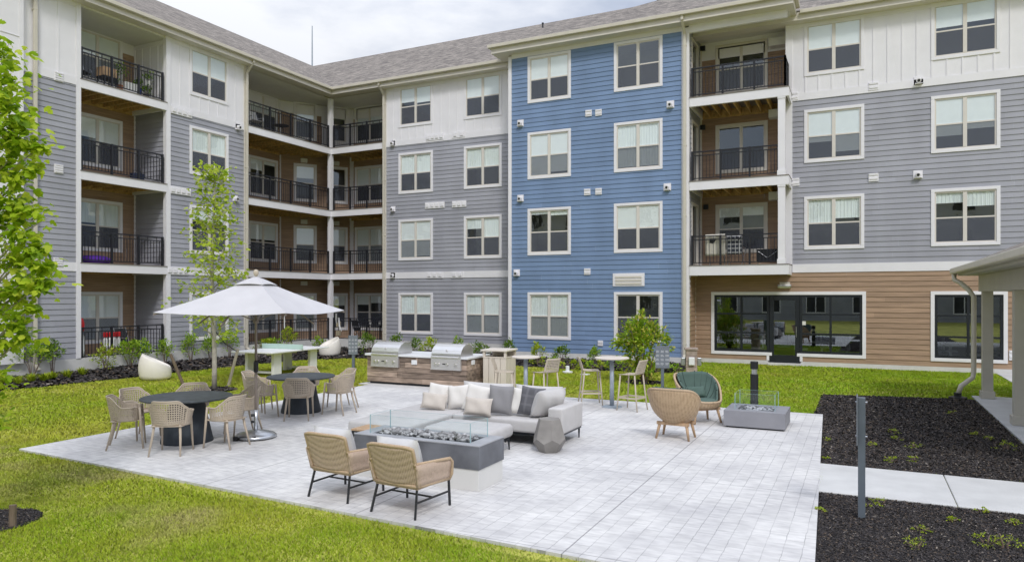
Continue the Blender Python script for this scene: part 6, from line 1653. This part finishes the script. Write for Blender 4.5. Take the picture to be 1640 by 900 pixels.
# corner balcony, top floor: dark table and pale chair; ground floor: black dining set
small_table((XL - .7, 24.0, Z4), 'dark bistro table on the top corner balcony', .35, .62)
folding_chair((XL - .6, 22.4, Z4), R(-100), 'pale sling chair on the top corner balcony', mat('pale_sling', (.55, .54, .52), .8), None)
t = item('patio_table', (-20.6, YG + .75, FLOORS[0]), 0, 'black patio table with white cups in the ground floor corner patio', 'table')
MB().bx(-.65, .65, -.4, .4, .69, .72).build('tabletop', M['black'], t, bevel=.01); f = MB()
for sx in (-1, 1):
    for sy in (-1, 1): MB().bx(sx * .58 - .02, sx * .58 + .02, sy * .34 - .02, sy * .34 + .02, 0, .69).build('leg', M['black'], t)
for k, (dx_, dy_) in enumerate(((-.15, -.1), (.25, .05))):
    o = MB().lathe([(.03, 0), (.045, .16), (.04, .16)], 14).build('cup', white_pot, None, Matrix.Translation((-20.6 + dx_, YG + .75 + dy_, FLOORS[0] + .721))); tag(o, 'white cup on the black table of the ground floor corner patio', 'cup', 'white cups on the corner patio table')
for k, (dx_, rz_2, lab) in enumerate(((-.9, R(-90), 'black patio chair at the post end of the ground floor corner table'), (.85, R(90), 'black patio chair at the downspout end of the ground floor corner table'))):
    folding_chair((-20.6 + dx_, YG + .8, FLOORS[0]), rz_2, lab, M['black'], 'black chairs on the corner patio', 'patio_chair')
t = item('post_lantern', (XL + .36, YG + .12, FLOORS[0]), 0, 'small lantern stand with warm panels at the corner post of the ground floor patio', 'lantern')
MB().bx(-.09, .09, -.09, .09, .2, .42).bx(-.09, .09, -.09, .09, .62, .86).build('lantern_box', mat('lantern_paper', (.6, .52, .36), .7), t, bevel=.01); MB().bx(-.015, .015, -.015, .015, 0, .2).bx(-.015, .015, -.015, .015, .42, .62).build('pole', M['black'], t)
# second-floor balcony right of the blue bay
Z2 = FLOORS[1]
def on(px): return onY(YB + .3, px, 420)[0]
f1_ = folding_chair((on(1148), YB + .42, Z2), R(8), 'folding chair under a cream towel on the balcony over the lounge', mat('dark_grey_sling', (.04, .04, .05), .8), 'folding chairs on the balcony over the lounge')
f2_ = folding_chair((on(1178), YB + .45, Z2), R(-6), 'folding chair draped in a black and white plaid blanket on the balcony over the lounge', mat('dark_grey_sling', (.04, .04, .05), .8), 'folding chairs on the balcony over the lounge')
def drape(name, x, w, z0, z1, m, label, cat, yoff=.06):
    mb = MB(); n = 14; rows = []
    for i in range(n + 1):
        u = i / n; rows.append([(x + w * (u - .5), YB + yoff + .03 * g + .012 * math.sin(u * 17 + g * 3), z1 - (z1 - z0) * g) for g in [k / 8 for k in range(9)]])
    mb.grid(rows)
    rows = [[(r[0][0], r[0][1] + .05 * (k / 2), r[0][2] + (.0 if k else 0) - .02 * (k == 2)) for k in range(3)] for r in rows]; mb.grid(rows)
    rows2 = [[(r[2][0], r[2][1] + .02 * g, r[2][2] - .35 * g) for g in (0, .5, 1)] for r in rows]; mb.grid(rows2)
    return tag(mb.build(name, m, None, smooth=True, solid=.012), label, cat)
tw = drape('towel', on(1147), .68, Z2 + .33, Z2 + 1.07, mat('cream_towel', (.68, .64, .56), .95, .06, 6, .6, 60), 'cream towel hanging over a chair on the balcony over the lounge', 'towel', .09)
mb = MB()
pl = plaid_mat('black_white_plaid', (.05, .055, .075), (.75, .75, .76), 2.2)
drape('plaid_blanket', on(1177), .5, Z2 + .36, Z2 + 1.0, pl, 'black and white plaid blanket over a chair on the balcony', 'blanket', .10)
t = item('black_crate', (on(1230), YB + .36, Z2), 0, 'black collapsible crate at the column end of the balcony over the lounge', 'crate'); t.name = 'storage_crate'
MB().bx(-.36, .36, -.2, .2, .08, .52).build('bin', mat('black_fabric', (.015, .016, .02), .8), t, bevel=.02); f = MB(); f.tube([(-.3, -.215, .44), (0, -.215, .22), (.3, -.215, .44)], .008, 5); f.tube([(-.34, -.18, .0), (-.34, .18, .1)], .012, 5); f.tube([(.34, -.18, 0), (.34, .18, .1)], .012, 5); f.build('strap', M['steel'], t)
